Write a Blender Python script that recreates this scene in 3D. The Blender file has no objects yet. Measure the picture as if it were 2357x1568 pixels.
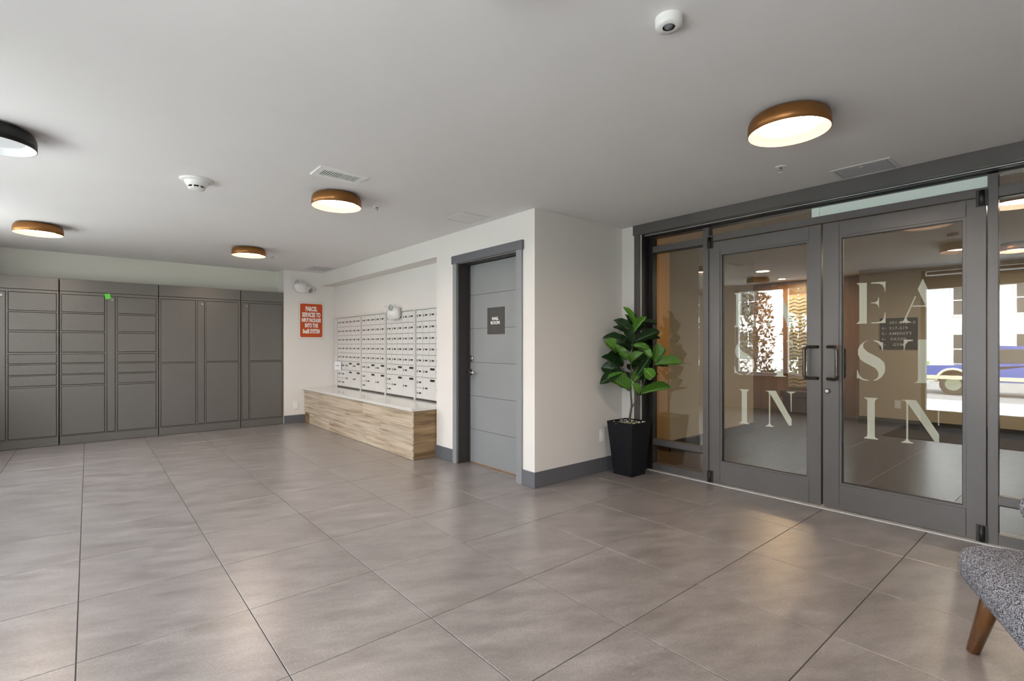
import bpy, bmesh, math, random
from mathutils import Vector, Matrix
from mathutils.geometry import tessellate_polygon
R = math.radians
random.seed(7)
scene = bpy.context.scene
COL = scene.collection

# ------------------------------------------------------------------ camera
cam = bpy.data.cameras.new('camera'); cam.sensor_width = 36.0
cam.lens = 1149.0 / 2357.0 * 36.0
cam.shift_y = 11.0 / 2357.0
cam.clip_start = 0.05; cam.clip_end = 300
camo = bpy.data.objects.new('camera', cam); COL.objects.link(camo)
camo.location = (0, 0, 1.234); camo.rotation_euler = (R(90), 0, R(-40.33))
scene.camera = camo
scene.view_settings.view_transform = 'Standard'
scene.view_settings.look = 'None'
scene.view_settings.exposure = 1.12
scene.view_settings.gamma = 1.0
scene.view_settings.use_curve_mapping = False
scene.cycles.max_bounces = 12
scene.cycles.diffuse_bounces = 7
scene.cycles.glossy_bounces = 5
scene.cycles.transparent_max_bounces = 16
scene.cycles.caustics_reflective = False
scene.cycles.caustics_refractive = False
scene.cycles.sample_clamp_indirect = 6.0

# ------------------------------------------------------------------ world and sun
world = bpy.data.worlds.new('sky'); scene.world = world; world.use_nodes = True
wn = world.node_tree; wn.nodes.clear()
w_out = wn.nodes.new('ShaderNodeOutputWorld'); w_bg = wn.nodes.new('ShaderNodeBackground')
w_tc = wn.nodes.new('ShaderNodeTexCoord'); w_sep = wn.nodes.new('ShaderNodeSeparateXYZ')
w_ramp = wn.nodes.new('ShaderNodeValToRGB')
w_ramp.color_ramp.elements[0].position = 0.0; w_ramp.color_ramp.elements[0].color = (1.0, 0.985, 0.965, 1)
w_ramp.color_ramp.elements[1].position = 0.7; w_ramp.color_ramp.elements[1].color = (0.78, 0.87, 1.0, 1)
wn.links.new(w_tc.outputs['Generated'], w_sep.inputs[0]); wn.links.new(w_sep.outputs['Z'], w_ramp.inputs[0])
wn.links.new(w_ramp.outputs[0], w_bg.inputs[0]); wn.links.new(w_bg.outputs[0], w_out.inputs[0])
w_bg.inputs[1].default_value = 5.9

def lamp(name, kind, loc, rot, energy, color=(1, 1, 1), **kw):
    l = bpy.data.lights.new(name, kind); l.energy = energy; l.color = color
    portal = kw.pop('portal', False)
    for k, v in kw.items(): setattr(l, k, v)
    if portal: l.cycles.is_portal = True
    o = bpy.data.objects.new(name, l); COL.objects.link(o); o.location = loc; o.rotation_euler = rot
    return o
lamp('sun', 'SUN', (0, 0, 20), Vector((-0.45, 0.42, -0.79)).to_track_quat('-Z', 'Y').to_euler(), 15.0, (1.0, 0.95, 0.88), angle=R(1.0))
# portals in the three openings of the street wall: they only guide the sky light
for (y0, y1, z0, z1) in ((-0.85, 1.80, 0.2, 2.40), (2.85, 4.72, 0.66, 2.34), (5.45, 7.3, 0.66, 2.34)):
    lamp('window_portal', 'AREA', (-1.30, (y0 + y1) / 2, (z0 + z1) / 2), (0, R(-90), 0), 1.0,
         shape='RECTANGLE', size=(z1 - z0), size_y=(y1 - y0), portal=True)

# ------------------------------------------------------------------ materials
MATS = {}
def mat(name, color, rough=0.6, metal=0.0, spec=0.5, noise=None, bump=None, emit=None, coat=0.0, ramp=None, vary=0.0):
    """noise = (scale, amount, stretch xyz); bump = (scale, strength); ramp = list of (pos, colour) driven by noise"""
    m = bpy.data.materials.new(name); m.use_nodes = True
    nt = m.node_tree; b = nt.nodes['Principled BSDF']
    c4 = (color[0], color[1], color[2], 1)
    b.inputs['Base Color'].default_value = c4
    b.inputs['Roughness'].default_value = rough
    b.inputs['Metallic'].default_value = metal
    b.inputs['Specular IOR Level'].default_value = spec
    if coat: b.inputs['Coat Weight'].default_value = coat; b.inputs['Coat Roughness'].default_value = 0.08
    src = None
    if noise or bump or ramp:
        tc = nt.nodes.new('ShaderNodeTexCoord'); mp = nt.nodes.new('ShaderNodeMapping')
        nt.links.new(tc.outputs['Object'], mp.inputs[0])
        oi = nt.nodes.new('ShaderNodeObjectInfo'); mul = nt.nodes.new('ShaderNodeVectorMath'); mul.operation = 'SCALE'
        cmb = nt.nodes.new('ShaderNodeCombineXYZ')
        for i in range(3): nt.links.new(oi.outputs['Random'], cmb.inputs[i])
        nt.links.new(cmb.outputs[0], mul.inputs[0]); mul.inputs['Scale'].default_value = 37.0
        nt.links.new(mul.outputs[0], mp.inputs['Location'])
        src = mp
    if noise:
        mp.inputs['Scale'].default_value = noise[2] if len(noise) > 2 else (1, 1, 1)
        n = nt.nodes.new('ShaderNodeTexNoise'); n.inputs['Scale'].default_value = noise[0]; n.inputs['Detail'].default_value = 7
        n.inputs['Roughness'].default_value = 0.62
        nt.links.new(mp.outputs[0], n.inputs['Vector'])
        r = nt.nodes.new('ShaderNodeValToRGB')
        if ramp:
            cr = r.color_ramp
            cr.elements[0].position = ramp[0][0]; cr.elements[0].color = (*ramp[0][1], 1)
            cr.elements[1].position = ramp[-1][0]; cr.elements[1].color = (*ramp[-1][1], 1)
            for p, c in ramp[1:-1]:
                e = cr.elements.new(p); e.color = (*c, 1)
        else:
            a = noise[1]
            r.color_ramp.elements[0].position = 0.3; r.color_ramp.elements[1].position = 0.7
            r.color_ramp.elements[0].color = tuple(max(0, x * (1 - a)) for x in color) + (1,)
            r.color_ramp.elements[1].color = tuple(x * (1 + a) for x in color) + (1,)
        nt.links.new(n.outputs['Fac'], r.inputs[0])
        last = r.outputs[0]
        if vary:
            hsv = nt.nodes.new('ShaderNodeHueSaturation')
            mr = nt.nodes.new('ShaderNodeMapRange'); mr.inputs['To Min'].default_value = 1 - vary; mr.inputs['To Max'].default_value = 1 + vary
            nt.links.new(oi.outputs['Random'], mr.inputs['Value']); nt.links.new(mr.outputs[0], hsv.inputs['Value'])
            nt.links.new(last, hsv.inputs['Color']); last = hsv.outputs[0]
        nt.links.new(last, b.inputs['Base Color'])
    if bump:
        n2 = nt.nodes.new('ShaderNodeTexNoise'); n2.inputs['Scale'].default_value = bump[0]; n2.inputs['Detail'].default_value = 4
        bp = nt.nodes.new('ShaderNodeBump'); bp.inputs['Strength'].default_value = bump[1]; bp.inputs['Distance'].default_value = 0.004
        nt.links.new(src.outputs[0], n2.inputs['Vector']); nt.links.new(n2.outputs['Fac'], bp.inputs['Height'])
        nt.links.new(bp.outputs[0], b.inputs['Normal'])
    if emit:
        b.inputs['Emission Color'].default_value = (*emit[0], 1); b.inputs['Emission Strength'].default_value = emit[1]
    MATS[name] = m
    return m

def glass_mat(name, tint, ior=1.55, rough=0.0, haze=0.0, hazecol=(0.8, 0.85, 0.8)):
    m = bpy.data.materials.new(name); m.use_nodes = True; nt = m.node_tree; nt.nodes.clear()
    out = nt.nodes.new('ShaderNodeOutputMaterial'); mix = nt.nodes.new('ShaderNodeMixShader')
    tr = nt.nodes.new('ShaderNodeBsdfTransparent'); tr.inputs[0].default_value = (*tint, 1)
    gl = nt.nodes.new('ShaderNodeBsdfGlossy'); gl.inputs['Roughness'].default_value = rough
    fr = nt.nodes.new('ShaderNodeFresnel'); fr.inputs[0].default_value = ior
    # the same reflectance from either side of a face, as a thin pane has
    geo = nt.nodes.new('ShaderNodeNewGeometry')
    sw = nt.nodes.new('ShaderNodeMath'); sw.operation = 'MULTIPLY_ADD'
    sw.inputs[1].default_value = (1.0 / ior - ior); sw.inputs[2].default_value = ior
    nt.links.new(geo.outputs['Backfacing'], sw.inputs[0])
    nt.links.new(sw.outputs[0], fr.inputs[0])
    nt.links.new(fr.outputs[0], mix.inputs[0]); nt.links.new(tr.outputs[0], mix.inputs[1]); nt.links.new(gl.outputs[0], mix.inputs[2])
    last = mix
    if haze:
        df = nt.nodes.new('ShaderNodeBsdfDiffuse'); df.inputs[0].default_value = (*hazecol, 1)
        m2 = nt.nodes.new('ShaderNodeMixShader'); m2.inputs[0].default_value = haze
        nt.links.new(mix.outputs[0], m2.inputs[1]); nt.links.new(df.outputs[0], m2.inputs[2]); last = m2
    nt.links.new(last.outputs[0], out.inputs[0]); MATS[name] = m
    return m

M_wall = mat('wall_paint', (0.72, 0.70, 0.68), 0.75, noise=(1.5, 0.015), bump=(260, 0.04))
M_ceil = mat('ceiling_paint', (0.76, 0.745, 0.75), 0.85, noise=(1.2, 0.015), bump=(300, 0.03))
M_green = mat('pale_wall_paint', (0.68, 0.675, 0.615), 0.8, noise=(1.5, 0.015))
M_grout = mat('grout', (0.045, 0.042, 0.04), 0.7)
M_trim = mat('grey_trim_paint', (0.115, 0.12, 0.135), 0.38, spec=0.5)
M_doorp = mat('grey_door_paint', (0.235, 0.245, 0.255), 0.45, noise=(2, 0.03), bump=(220, 0.03))
M_jamb = mat('dark_jamb_paint', (0.035, 0.032, 0.032), 0.5)
M_alu = mat('bronze_grey_aluminium', (0.115, 0.108, 0.106), 0.36, metal=0.35, noise=(3, 0.05))
M_aluD = mat('dark_aluminium', (0.02, 0.019, 0.019), 0.35, metal=0.3)
M_gap = mat('black_gap', (0.004, 0.004, 0.004), 0.8)
M_lock = mat('locker_metal', (0.16, 0.155, 0.145), 0.34, metal=0.45, noise=(260, 0.14, (1, 1, 0.35)))
M_lockD = mat('locker_groove', (0.012, 0.012, 0.012), 0.6)
M_chrome = mat('satin_chrome', (0.55, 0.55, 0.54), 0.22, metal=1.0)
M_mail = mat('anodised_aluminium', (0.74, 0.74, 0.73), 0.42, metal=0.25, noise=(3, 0.02))
M_mailF = mat('aluminium_frame', (0.70, 0.70, 0.69), 0.35, metal=0.3)
M_ink = mat('dark_plate', (0.045, 0.043, 0.04), 0.4)
M_blk = mat('black_plastic', (0.012, 0.011, 0.010), 0.4)
M_white = mat('white_plastic', (0.80, 0.80, 0.79), 0.4)
M_paper = mat('white_paper', (0.86, 0.88, 0.9), 0.7)
M_quartz = mat('white_quartz', (0.66, 0.65, 0.63), 0.10, noise=(60, 0.03), coat=0.4)
M_orange = mat('orange_print', (0.50, 0.07, 0.008), 0.5)
M_acryl = mat('clear_acrylic_sheet', (0.66, 0.65, 0.63), 0.12)
M_sign = mat('black_sign', (0.045, 0.042, 0.04), 0.45)
M_letter = mat('sign_letter', (0.85, 0.84, 0.82), 0.5)
M_frost = mat('frosted_vinyl', (0.95, 0.955, 0.90), 0.6)
M_tape = mat('green_tape', (0.10, 0.62, 0.05), 0.5)
M_glareTint = mat('glare_tinted_lamp_metal', (0.30, 0.135, 0.042), 0.38, metal=0.75)  # lit shades only: orange lens glare put into the metal colour
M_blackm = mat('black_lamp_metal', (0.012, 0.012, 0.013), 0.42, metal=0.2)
M_lampin = mat('lamp_inner_glow_tint', (0.22, 0.165, 0.14), 0.5)  # white cone darkened and tinted peach so the lamp glow reads as a ring
M_glow = mat('lamp_diffuser_lit', (0.9, 0.85, 0.8), 0.5, emit=((1.0, 0.80, 0.64), 42.0))
M_dull = mat('lamp_diffuser_off', (0.72, 0.73, 0.76), 0.45)
M_pot = mat('black_stone_pot', (0.006, 0.007, 0.010), 0.6, spec=0.25, noise=(30, 0.3), bump=(180, 0.2))
M_soil = mat('soil', (0.05, 0.035, 0.02), 0.9, noise=(40, 0.6), bump=(90, 1.0))
M_stone = mat('pebble', (0.62, 0.58, 0.52), 0.7, noise=(20, 0.2))
M_moss = mat('moss', (0.10, 0.12, 0.03), 0.9, noise=(60, 0.5))
M_bark = mat('bark', (0.10, 0.085, 0.07), 0.8, noise=(30, 0.4, (1, 1, 4)), bump=(120, 0.6))
M_oak = mat('oak_laminate', (0.5, 0.4, 0.3), 0.45, noise=(5.0, 0.2, (0.28, 0.28, 6.5)), vary=0.07,
            ramp=[(0.30, (0.20, 0.14, 0.09)), (0.42, (0.40, 0.32, 0.23)), (0.56, (0.54, 0.455, 0.36)), (0.75, (0.62, 0.54, 0.445))])
M_oakD = mat('oak_laminate_end', (0.3, 0.2, 0.12), 0.45, noise=(3.2, 0.2, (0.5, 0.5, 5.0)), vary=0.07,
            ramp=[(0.30, (0.10, 0.055, 0.025)), (0.5, (0.25, 0.165, 0.085)), (0.72, (0.36, 0.25, 0.14))])
M_walnut = mat('warm_wood_panel', (0.27, 0.15, 0.065), 0.4, noise=(3, 0.3, (4.0, 4.0, 0.3)), vary=0.1)
M_leg = mat('walnut_leg', (0.125, 0.05, 0.014), 0.26, noise=(6, 0.5, (3, 3, 0.5)), coat=0.5)
M_carpet = mat('brown_carpet', (0.045, 0.036, 0.030), 0.95, noise=(90, 0.7), bump=(200, 1.0))
M_mat = mat('black_mat', (0.025, 0.025, 0.026), 0.95, noise=(200, 0.4), bump=(300, 1.0))
M_beige = mat('vestibule_wall_paint', (0.47, 0.41, 0.315), 0.75, noise=(1.5, 0.02))
M_dark = mat('dark_wood', (0.05, 0.028, 0.018), 0.45)
M_glass = glass_mat('clear_glass', (0.90, 0.91, 0.88), ior=1.95)
M_glassW = glass_mat('window_glass', (0.97, 0.98, 0.97), ior=1.3)
M_mint = glass_mat('frosted_mint_glass', (0.9, 0.97, 0.93), ior=1.5, haze=0.93, hazecol=(0.84, 0.95, 0.90))

def tile_material():
    m = bpy.data.materials.new('porcelain_tile'); m.use_nodes = True; nt = m.node_tree; b = nt.nodes['Principled BSDF']
    N = nt.nodes.new; L = nt.links.new
    tc = N('ShaderNodeTexCoord'); oi = N('ShaderNodeObjectInfo'); cmb = N('ShaderNodeCombineXYZ'); sc = N('ShaderNodeVectorMath'); sc.operation = 'SCALE'
    for i in range(3): L(oi.outputs['Random'], cmb.inputs[i])
    L(cmb.outputs[0], sc.inputs[0]); sc.inputs['Scale'].default_value = 53.0
    ad = N('ShaderNodeVectorMath'); ad.operation = 'ADD'; L(tc.outputs['Object'], ad.inputs[0]); L(sc.outputs[0], ad.inputs[1])
    mp = N('ShaderNodeMapping'); mp.vector_type = 'TEXTURE'; mp.inputs['Rotation'].default_value = (0, 0, R(-25)); mp.inputs['Scale'].default_value = (1.5, 0.55, 1); L(ad.outputs[0], mp.inputs[0])
    n1 = N('ShaderNodeTexNoise'); n1.inputs['Scale'].default_value = 5.0; n1.inputs['Detail'].default_value = 9; n1.inputs['Roughness'].default_value = 0.68; L(mp.outputs[0], n1.inputs['Vector'])
    r1 = N('ShaderNodeValToRGB'); r1.color_ramp.elements[0].position = 0.34; r1.color_ramp.elements[1].position = 0.68
    r1.color_ramp.elements[0].color = (0.168, 0.149, 0.143, 1); r1.color_ramp.elements[1].color = (0.280, 0.258, 0.250, 1)
    L(n1.outputs['Fac'], r1.inputs[0])
    vo = N('ShaderNodeTexVoronoi'); vo.inputs['Scale'].default_value = 60.0; L(ad.outputs[0], vo.inputs['Vector'])
    nm = N('ShaderNodeTexNoise'); nm.inputs['Scale'].default_value = 5.0; nm.inputs['Detail'].default_value = 3; L(ad.outputs[0], nm.inputs['Vector'])
    th = N('ShaderNodeMath'); th.operation = 'LESS_THAN'; th.inputs[1].default_value = 0.15; L(vo.outputs['Distance'], th.inputs[0])
    t2 = N('ShaderNodeMath'); t2.operation = 'GREATER_THAN'; t2.inputs[1].default_value = 0.48; L(nm.outputs['Fac'], t2.inputs[0])
    mm = N('ShaderNodeMath'); mm.operation = 'MULTIPLY'; L(th.outputs[0], mm.inputs[0]); L(t2.outputs[0], mm.inputs[1])
    m3 = N('ShaderNodeMath'); m3.operation = 'MULTIPLY'; m3.inputs[1].default_value = 0.38; L(mm.outputs[0], m3.inputs[0])
    mix = N('ShaderNodeMixRGB'); mix.inputs['Color2'].default_value = (0.46, 0.43, 0.42, 1); L(m3.outputs[0], mix.inputs[0]); L(r1.outputs[0], mix.inputs['Color1'])
    gr = N('ShaderNodeTexNoise'); gr.inputs['Scale'].default_value = 110.0; gr.inputs['Detail'].default_value = 2; L(ad.outputs[0], gr.inputs['Vector'])
    mr = N('ShaderNodeMapRange'); mr.inputs['To Min'].default_value = 0.66; mr.inputs['To Max'].default_value = 1.34; L(gr.outputs['Fac'], mr.inputs['Value'])
    hv = N('ShaderNodeHueSaturation'); L(mix.outputs[0], hv.inputs['Color']); L(mr.outputs[0], hv.inputs['Value'])
    L(hv.outputs[0], b.inputs['Base Color'])
    rr = N('ShaderNodeMapRange'); rr.inputs['To Min'].default_value = 0.27; rr.inputs['To Max'].default_value = 0.40; b.inputs['Specular IOR Level'].default_value = 0.75; b.inputs['Coat Weight'].default_value = 0.6; b.inputs['Coat Roughness'].default_value = 0.30; L(n1.outputs['Fac'], rr.inputs['Value']); L(rr.outputs[0], b.inputs['Roughness'])
    bp = N('ShaderNodeBump'); bp.inputs['Strength'].default_value = 0.12; bp.inputs['Distance'].default_value = 0.002; L(gr.outputs['Fac'], bp.inputs['Height']); L(bp.outputs[0], b.inputs['Normal'])
    return m
M_tile = tile_material()

def fabric_material():
    m = bpy.data.materials.new('heather_knit_fabric'); m.use_nodes = True; nt = m.node_tree; b = nt.nodes['Principled BSDF']
    N = nt.nodes.new; L = nt.links.new
    tc = N('ShaderNodeTexCoord'); mp = N('ShaderNodeMapping'); mp.inputs['Scale'].default_value = (1, 1.7, 1.3); L(tc.outputs['Object'], mp.inputs[0])
    vo = N('ShaderNodeTexVoronoi'); vo.inputs['Scale'].default_value = 290.0; L(mp.outputs[0], vo.inputs['Vector'])
    r = N('ShaderNodeValToRGB'); r.color_ramp.interpolation = 'LINEAR'
    r.color_ramp.elements[0].position = 0.15; r.color_ramp.elements[0].color = (0.05, 0.055, 0.085, 1)
    r.color_ramp.elements[1].position = 0.85; r.color_ramp.elements[1].color = (0.55, 0.56, 0.60, 1)
    e = r.color_ramp.elements.new(0.5); e.color = (0.24, 0.25, 0.29, 1)
    sp = N('ShaderNodeSeparateXYZ'); L(vo.outputs['Color'], sp.inputs[0]); L(sp.outputs[0], r.inputs[0]); L(r.outputs[0], b.inputs['Base Color'])
    b.inputs['Roughness'].default_value = 0.95; b.inputs['Specular IOR Level'].default_value = 0.1
    bp = N('ShaderNodeBump'); bp.inputs['Strength'].default_value = 0.9; bp.inputs['Distance'].default_value = 0.006; bp.invert = True
    L(vo.outputs['Distance'], bp.inputs['Height']); L(bp.outputs[0], b.inputs['Normal'])
    return m
M_fabric = fabric_material()

def leaf_material(name, dark, light):
    m = bpy.data.materials.new(name); m.use_nodes = True; nt = m.node_tree; b = nt.nodes['Principled BSDF']
    N = nt.nodes.new; L = nt.links.new
    uv = N('ShaderNodeTexCoord'); sp = N('ShaderNodeSeparateXYZ'); L(uv.outputs['UV'], sp.inputs[0])
    # u across (0.5 = midrib), v along: veins run forward from the midrib
    d = N('ShaderNodeMath'); d.operation = 'SUBTRACT'; d.inputs[1].default_value = 0.5; L(sp.outputs[0], d.inputs[0])
    a = N('ShaderNodeMath'); a.operation = 'ABSOLUTE'; L(d.outputs[0], a.inputs[0])
    mid = N('ShaderNodeMath'); mid.operation = 'LESS_THAN'; mid.inputs[1].default_value = 0.022; L(a.outputs[0], mid.inputs[0])
    k = N('ShaderNodeMath'); k.operation = 'MULTIPLY_ADD'; k.inputs[1].default_value = -0.75; L(a.outputs[0], k.inputs[0]); L(sp.outputs[1], k.inputs[2])
    k2 = N('ShaderNodeMath'); k2.operation = 'MULTIPLY'; k2.inputs[1].default_value = 7.5; L(k.outputs[0], k2.inputs[0])
    fr = N('ShaderNodeMath'); fr.operation = 'FRACT'; L(k2.outputs[0], fr.inputs[0])
    vn = N('ShaderNodeMath'); vn.operation = 'LESS_THAN'; vn.inputs[1].default_value = 0.11; L(fr.outputs[0], vn.inputs[0])
    mx = N('ShaderNodeMath'); mx.operation = 'MAXIMUM'; L(mid.outputs[0], mx.inputs[0]); L(vn.outputs[0], mx.inputs[1])
    oi = N('ShaderNodeObjectInfo'); mr = N('ShaderNodeMapRange'); mr.inputs['To Min'].default_value = 0.75; mr.inputs['To Max'].default_value = 1.3
    L(oi.outputs['Random'], mr.inputs['Value'])
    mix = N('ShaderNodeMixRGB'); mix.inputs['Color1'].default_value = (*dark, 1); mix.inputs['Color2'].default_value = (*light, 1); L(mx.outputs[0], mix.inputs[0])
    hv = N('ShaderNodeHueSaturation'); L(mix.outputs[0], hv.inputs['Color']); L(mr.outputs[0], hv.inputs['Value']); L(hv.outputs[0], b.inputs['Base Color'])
    b.inputs['Roughness'].default_value = 0.42
    b.inputs['Transmission Weight'].default_value = 0.0
    b.inputs['Subsurface Weight'].default_value = 0.0
    return m
M_leafLit = leaf_material('leaf_window_lit', (0.06, 0.19, 0.016), (0.24, 0.40, 0.10))  # window light on the leaf put into a lighter green
M_leafUnlit = leaf_material('leaf_unlit', (0.007, 0.032, 0.006), (0.035, 0.085, 0.022))  # the same leaf away from the window light, painted darker

# ------------------------------------------------------------------ helpers
def tag(o, label=None, cat=None, group=None, kind=None):
    if label: o['label'] = label
    if cat: o['category'] = cat
    if group: o['group'] = group
    if kind: o['kind'] = kind
    return o
def link(name, me, m=None, parent=None, loc=None, smooth=False):
    o = bpy.data.objects.new(name, me); COL.objects.link(o)
    if m is not None and not me.materials: me.materials.append(m)
    if smooth:
        for p in me.polygons: p.use_smooth = True
    if parent is not None: o.parent = parent
    if loc is not None: o.location = loc
    return o
def obj(name, bm, m, parent=None, loc=None, smooth=False):
    me = bpy.data.meshes.new(name); bm.to_mesh(me); bm.free()
    return link(name, me, m, parent, loc, smooth)
def empty(name, loc=(0, 0, 0), rotz=0, parent=None):
    o = bpy.data.objects.new(name, None); COL.objects.link(o); o.location = loc; o.rotation_euler = (0, 0, rotz)
    o.empty_display_size = 0.1
    if parent is not None: o.parent = parent
    return o
def bx(bm, x0, x1, y0, y1, z0, z1, bev=0.0, seg=1):
    t = bmesh.new() if bev else bm
    vs = [t.verts.new(p) for p in ((x0, y0, z0), (x1, y0, z0), (x1, y1, z0), (x0, y1, z0), (x0, y0, z1), (x1, y0, z1), (x1, y1, z1), (x0, y1, z1))]
    for f in ((3, 2, 1, 0), (4, 5, 6, 7), (0, 1, 5, 4), (1, 2, 6, 5), (2, 3, 7, 6), (3, 0, 4, 7)):
        t.faces.new([vs[i] for i in f])
    if bev:
        bmesh.ops.bevel(t, geom=t.edges[:], offset=bev, segments=seg, affect='EDGES', profile=0.5)
        me = bpy.data.meshes.new('tmp'); t.to_mesh(me); t.free(); bm.from_mesh(me); bpy.data.meshes.remove(me)
def box(name, dims, m, parent=None, bev=0.0, seg=1, smooth=False, origin=None):
    """dims = x0,x1,y0,y1,z0,z1 in the parent's space; the object's origin stays at `origin`"""
    bm = bmesh.new(); x0, x1, y0, y1, z0, z1 = dims
    ox, oy, oz = origin or (0, 0, 0)
    bx(bm, x0 - ox, x1 - ox, y0 - oy, y1 - oy, z0 - oz, z1 - oz, bev, seg)
    return obj(name, bm, m, parent, (ox, oy, oz), smooth)
def lathe(bm, prof, seg=32, mtx=None, close=False):
    rings = []
    for (r, z) in prof:
        rings.append([bm.verts.new(((mtx or Matrix()) @ Vector((r * math.cos(2 * math.pi * i / seg), r * math.sin(2 * math.pi * i / seg), z)))) for i in range(seg)])
    for a, b in zip(rings[:-1], rings[1:]):
        for i in range(seg):
            bm.faces.new((a[i], a[(i + 1) % seg], b[(i + 1) % seg], b[i]))
    if close:
        bm.faces.new(rings[0][::-1]); bm.faces.new(rings[-1])
def tube(bm, pts, rads, seg=10, cap=True):
    pts = [Vector(p) for p in pts]
    if not hasattr(rads, '__len__'): rads = [rads] * len(pts)
    rings = []; up = Vector((0.13, 0.27, 0.95)).normalized(); prev = None
    for i, p in enumerate(pts):
        d = (pts[min(i + 1, len(pts) - 1)] - pts[max(i - 1, 0)]).normalized()
        if prev is None:
            a = d.cross(up); a = a if a.length > 1e-3 else d.cross(Vector((1, 0, 0))); a.normalize()
        else:
            a = (prev - d * prev.dot(d)).normalized()
        prev = a; b = d.cross(a)
        rings.append([bm.verts.new(p + (a * math.cos(2 * math.pi * k / seg) + b * math.sin(2 * math.pi * k / seg)) * rads[i]) for k in range(seg)])
    for r1, r2 in zip(rings[:-1], rings[1:]):
        for k in range(seg): bm.faces.new((r1[k], r1[(k + 1) % seg], r2[(k + 1) % seg], r2[k]))
    if cap: bm.faces.new(rings[0][::-1]); bm.faces.new(rings[-1])
def axis_matrix(loc, direction):
    return Matrix.Translation(Vector(loc)) @ Vector(direction).to_track_quat('Z', 'Y').to_matrix().to_4x4()
def rrect(w, h, r, seg=6):
    pts = []
    for cx, cy, a0 in ((w / 2 - r, h / 2 - r, 0), (-w / 2 + r, h / 2 - r, 90), (-w / 2 + r, -h / 2 + r, 180), (w / 2 - r, -h / 2 + r, 270)):
        for i in range(seg + 1):
            a = R(a0 + 90 * i / seg); pts.append((cx + r * math.cos(a), cy + r * math.sin(a)))
    return pts
def slab(bm, pts, t, mtx):
    """extrude a flat outline (list of 2D points) by t along local z"""
    a = [bm.verts.new(mtx @ Vector((p[0], p[1], 0))) for p in pts]; b = [bm.verts.new(mtx @ Vector((p[0], p[1], t))) for p in pts]
    f = [bm.faces.new(a[::-1]), bm.faces.new(b)]
    n = len(pts)
    for i in range(n): bm.faces.new((a[i], a[(i + 1) % n], b[(i + 1) % n], b[i]))
    bmesh.ops.triangulate(bm, faces=[x for x in f if len(x.verts) > 4])
# local frames: x right, y up, z out of the wall, for a wall facing -Y and one facing -X
F_negY = Matrix(((1, 0, 0, 0), (0, 0, -1, 0), (0, 1, 0, 0), (0, 0, 0, 1)))
F_negX = Matrix(((0, 0, -1, 0), (-1, 0, 0, 0), (0, 1, 0, 0), (0, 0, 0, 1)))
def text(name, body, size, m, parent, loc, frame, sx=1.0, sy=1.0, bold=0.0, thick=0.0006, space=1.0, align='CENTER'):
    c = bpy.data.curves.new(name, 'FONT'); c.body = body; c.size = size; c.align_x = align; c.align_y = 'CENTER'
    c.extrude = thick; c.offset = bold; c.space_character = space; c.resolution_u = 3
    t = bpy.data.objects.new('tmp_text', c); COL.objects.link(t)
    dg = bpy.context.evaluated_depsgraph_get(); dg.update()
    me = bpy.data.meshes.new_from_object(t.evaluated_get(dg)); bpy.data.objects.remove(t); bpy.data.curves.remove(c)
    me.name = name; me.materials.clear(); me.materials.append(m)
    me.transform(frame @ Matrix.Diagonal((sx, sy, 1, 1)))
    o = bpy.data.objects.new(name, me); COL.objects.link(o); o.parent = parent; o.location = loc
    return o
def cyl(name, loc, direction, r, h, m, parent, seg=20, r2=None, bev=0.0):
    bm = bmesh.new(); r2 = r if r2 is None else r2
    lathe(bm, [(r, 0), (r, h - bev), (r2 - bev, h)] if bev else [(r, 0), (r2, h)], seg, axis_matrix((0, 0, 0), direction), close=True)
    bmesh.ops.recalc_face_normals(bm, faces=bm.faces[:])
    o = obj(name, bm, m, parent, loc)
    for p in o.data.polygons: p.use_smooth = len(p.vertices) == 4
    return o
def copy_tree(o, parent=None):
    c = o.copy(); COL.objects.link(c); c.parent = parent
    for ch in list(o.children): copy_tree(ch, c)
    return c

# ================================================================== SETTING
X1, Y1, X2, YL, YW, HC, XA, XF = 2.938, 3.159, 4.155, 8.30, 8.586, 2.42, 3.153, 4.27
def struct(name, boxes, m, label, cat='wall'):
    bm = bmesh.new()
    for b in boxes: bx(bm, *b)
    return tag(obj(name, bm, m), label, cat, kind='structure')

# ---- floor: a grout bed with every porcelain slab on it
floor = struct('floor', [(-1.4, 12.0, -2.4, 8.7, -0.12, -0.003)], M_grout, 'floor of large square brown grey porcelain slabs', 'floor')
T = 0.61; OX, OY = -0.0362, 1.9597; g = 0.0022
tile_cache = {}
def tile(x0, x1, y0, y1):
    w, d = round(x1 - x0, 3), round(y1 - y0, 3)
    if w < 0.02 or d < 0.02: return
    if (w, d) not in tile_cache:
        bm = bmesh.new()
        b = 0.0012
        vs = [bm.verts.new((x, y, z)) for z, i in ((-0.011, 0), (-b, 0), (0, b)) for x, y in ((i, i), (w - i, i), (w - i, d - i), (i, d - i))]
        for k in (0, 4):
            for i in range(4): bm.faces.new((vs[k + i], vs[k + (i + 1) % 4], vs[k + 4 + (i + 1) % 4], vs[k + 4 + i]))
        bm.faces.new(vs[8:12])
        me = bpy.data.meshes.new('tile'); bm.to_mesh(me); bm.free(); me.materials.append(M_tile); tile_cache[(w, d)] = me
    link('tile', tile_cache[(w, d)], None, floor, (x0, y0, 0.0))
ix = lambda v, o: (v - o) / T
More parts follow.
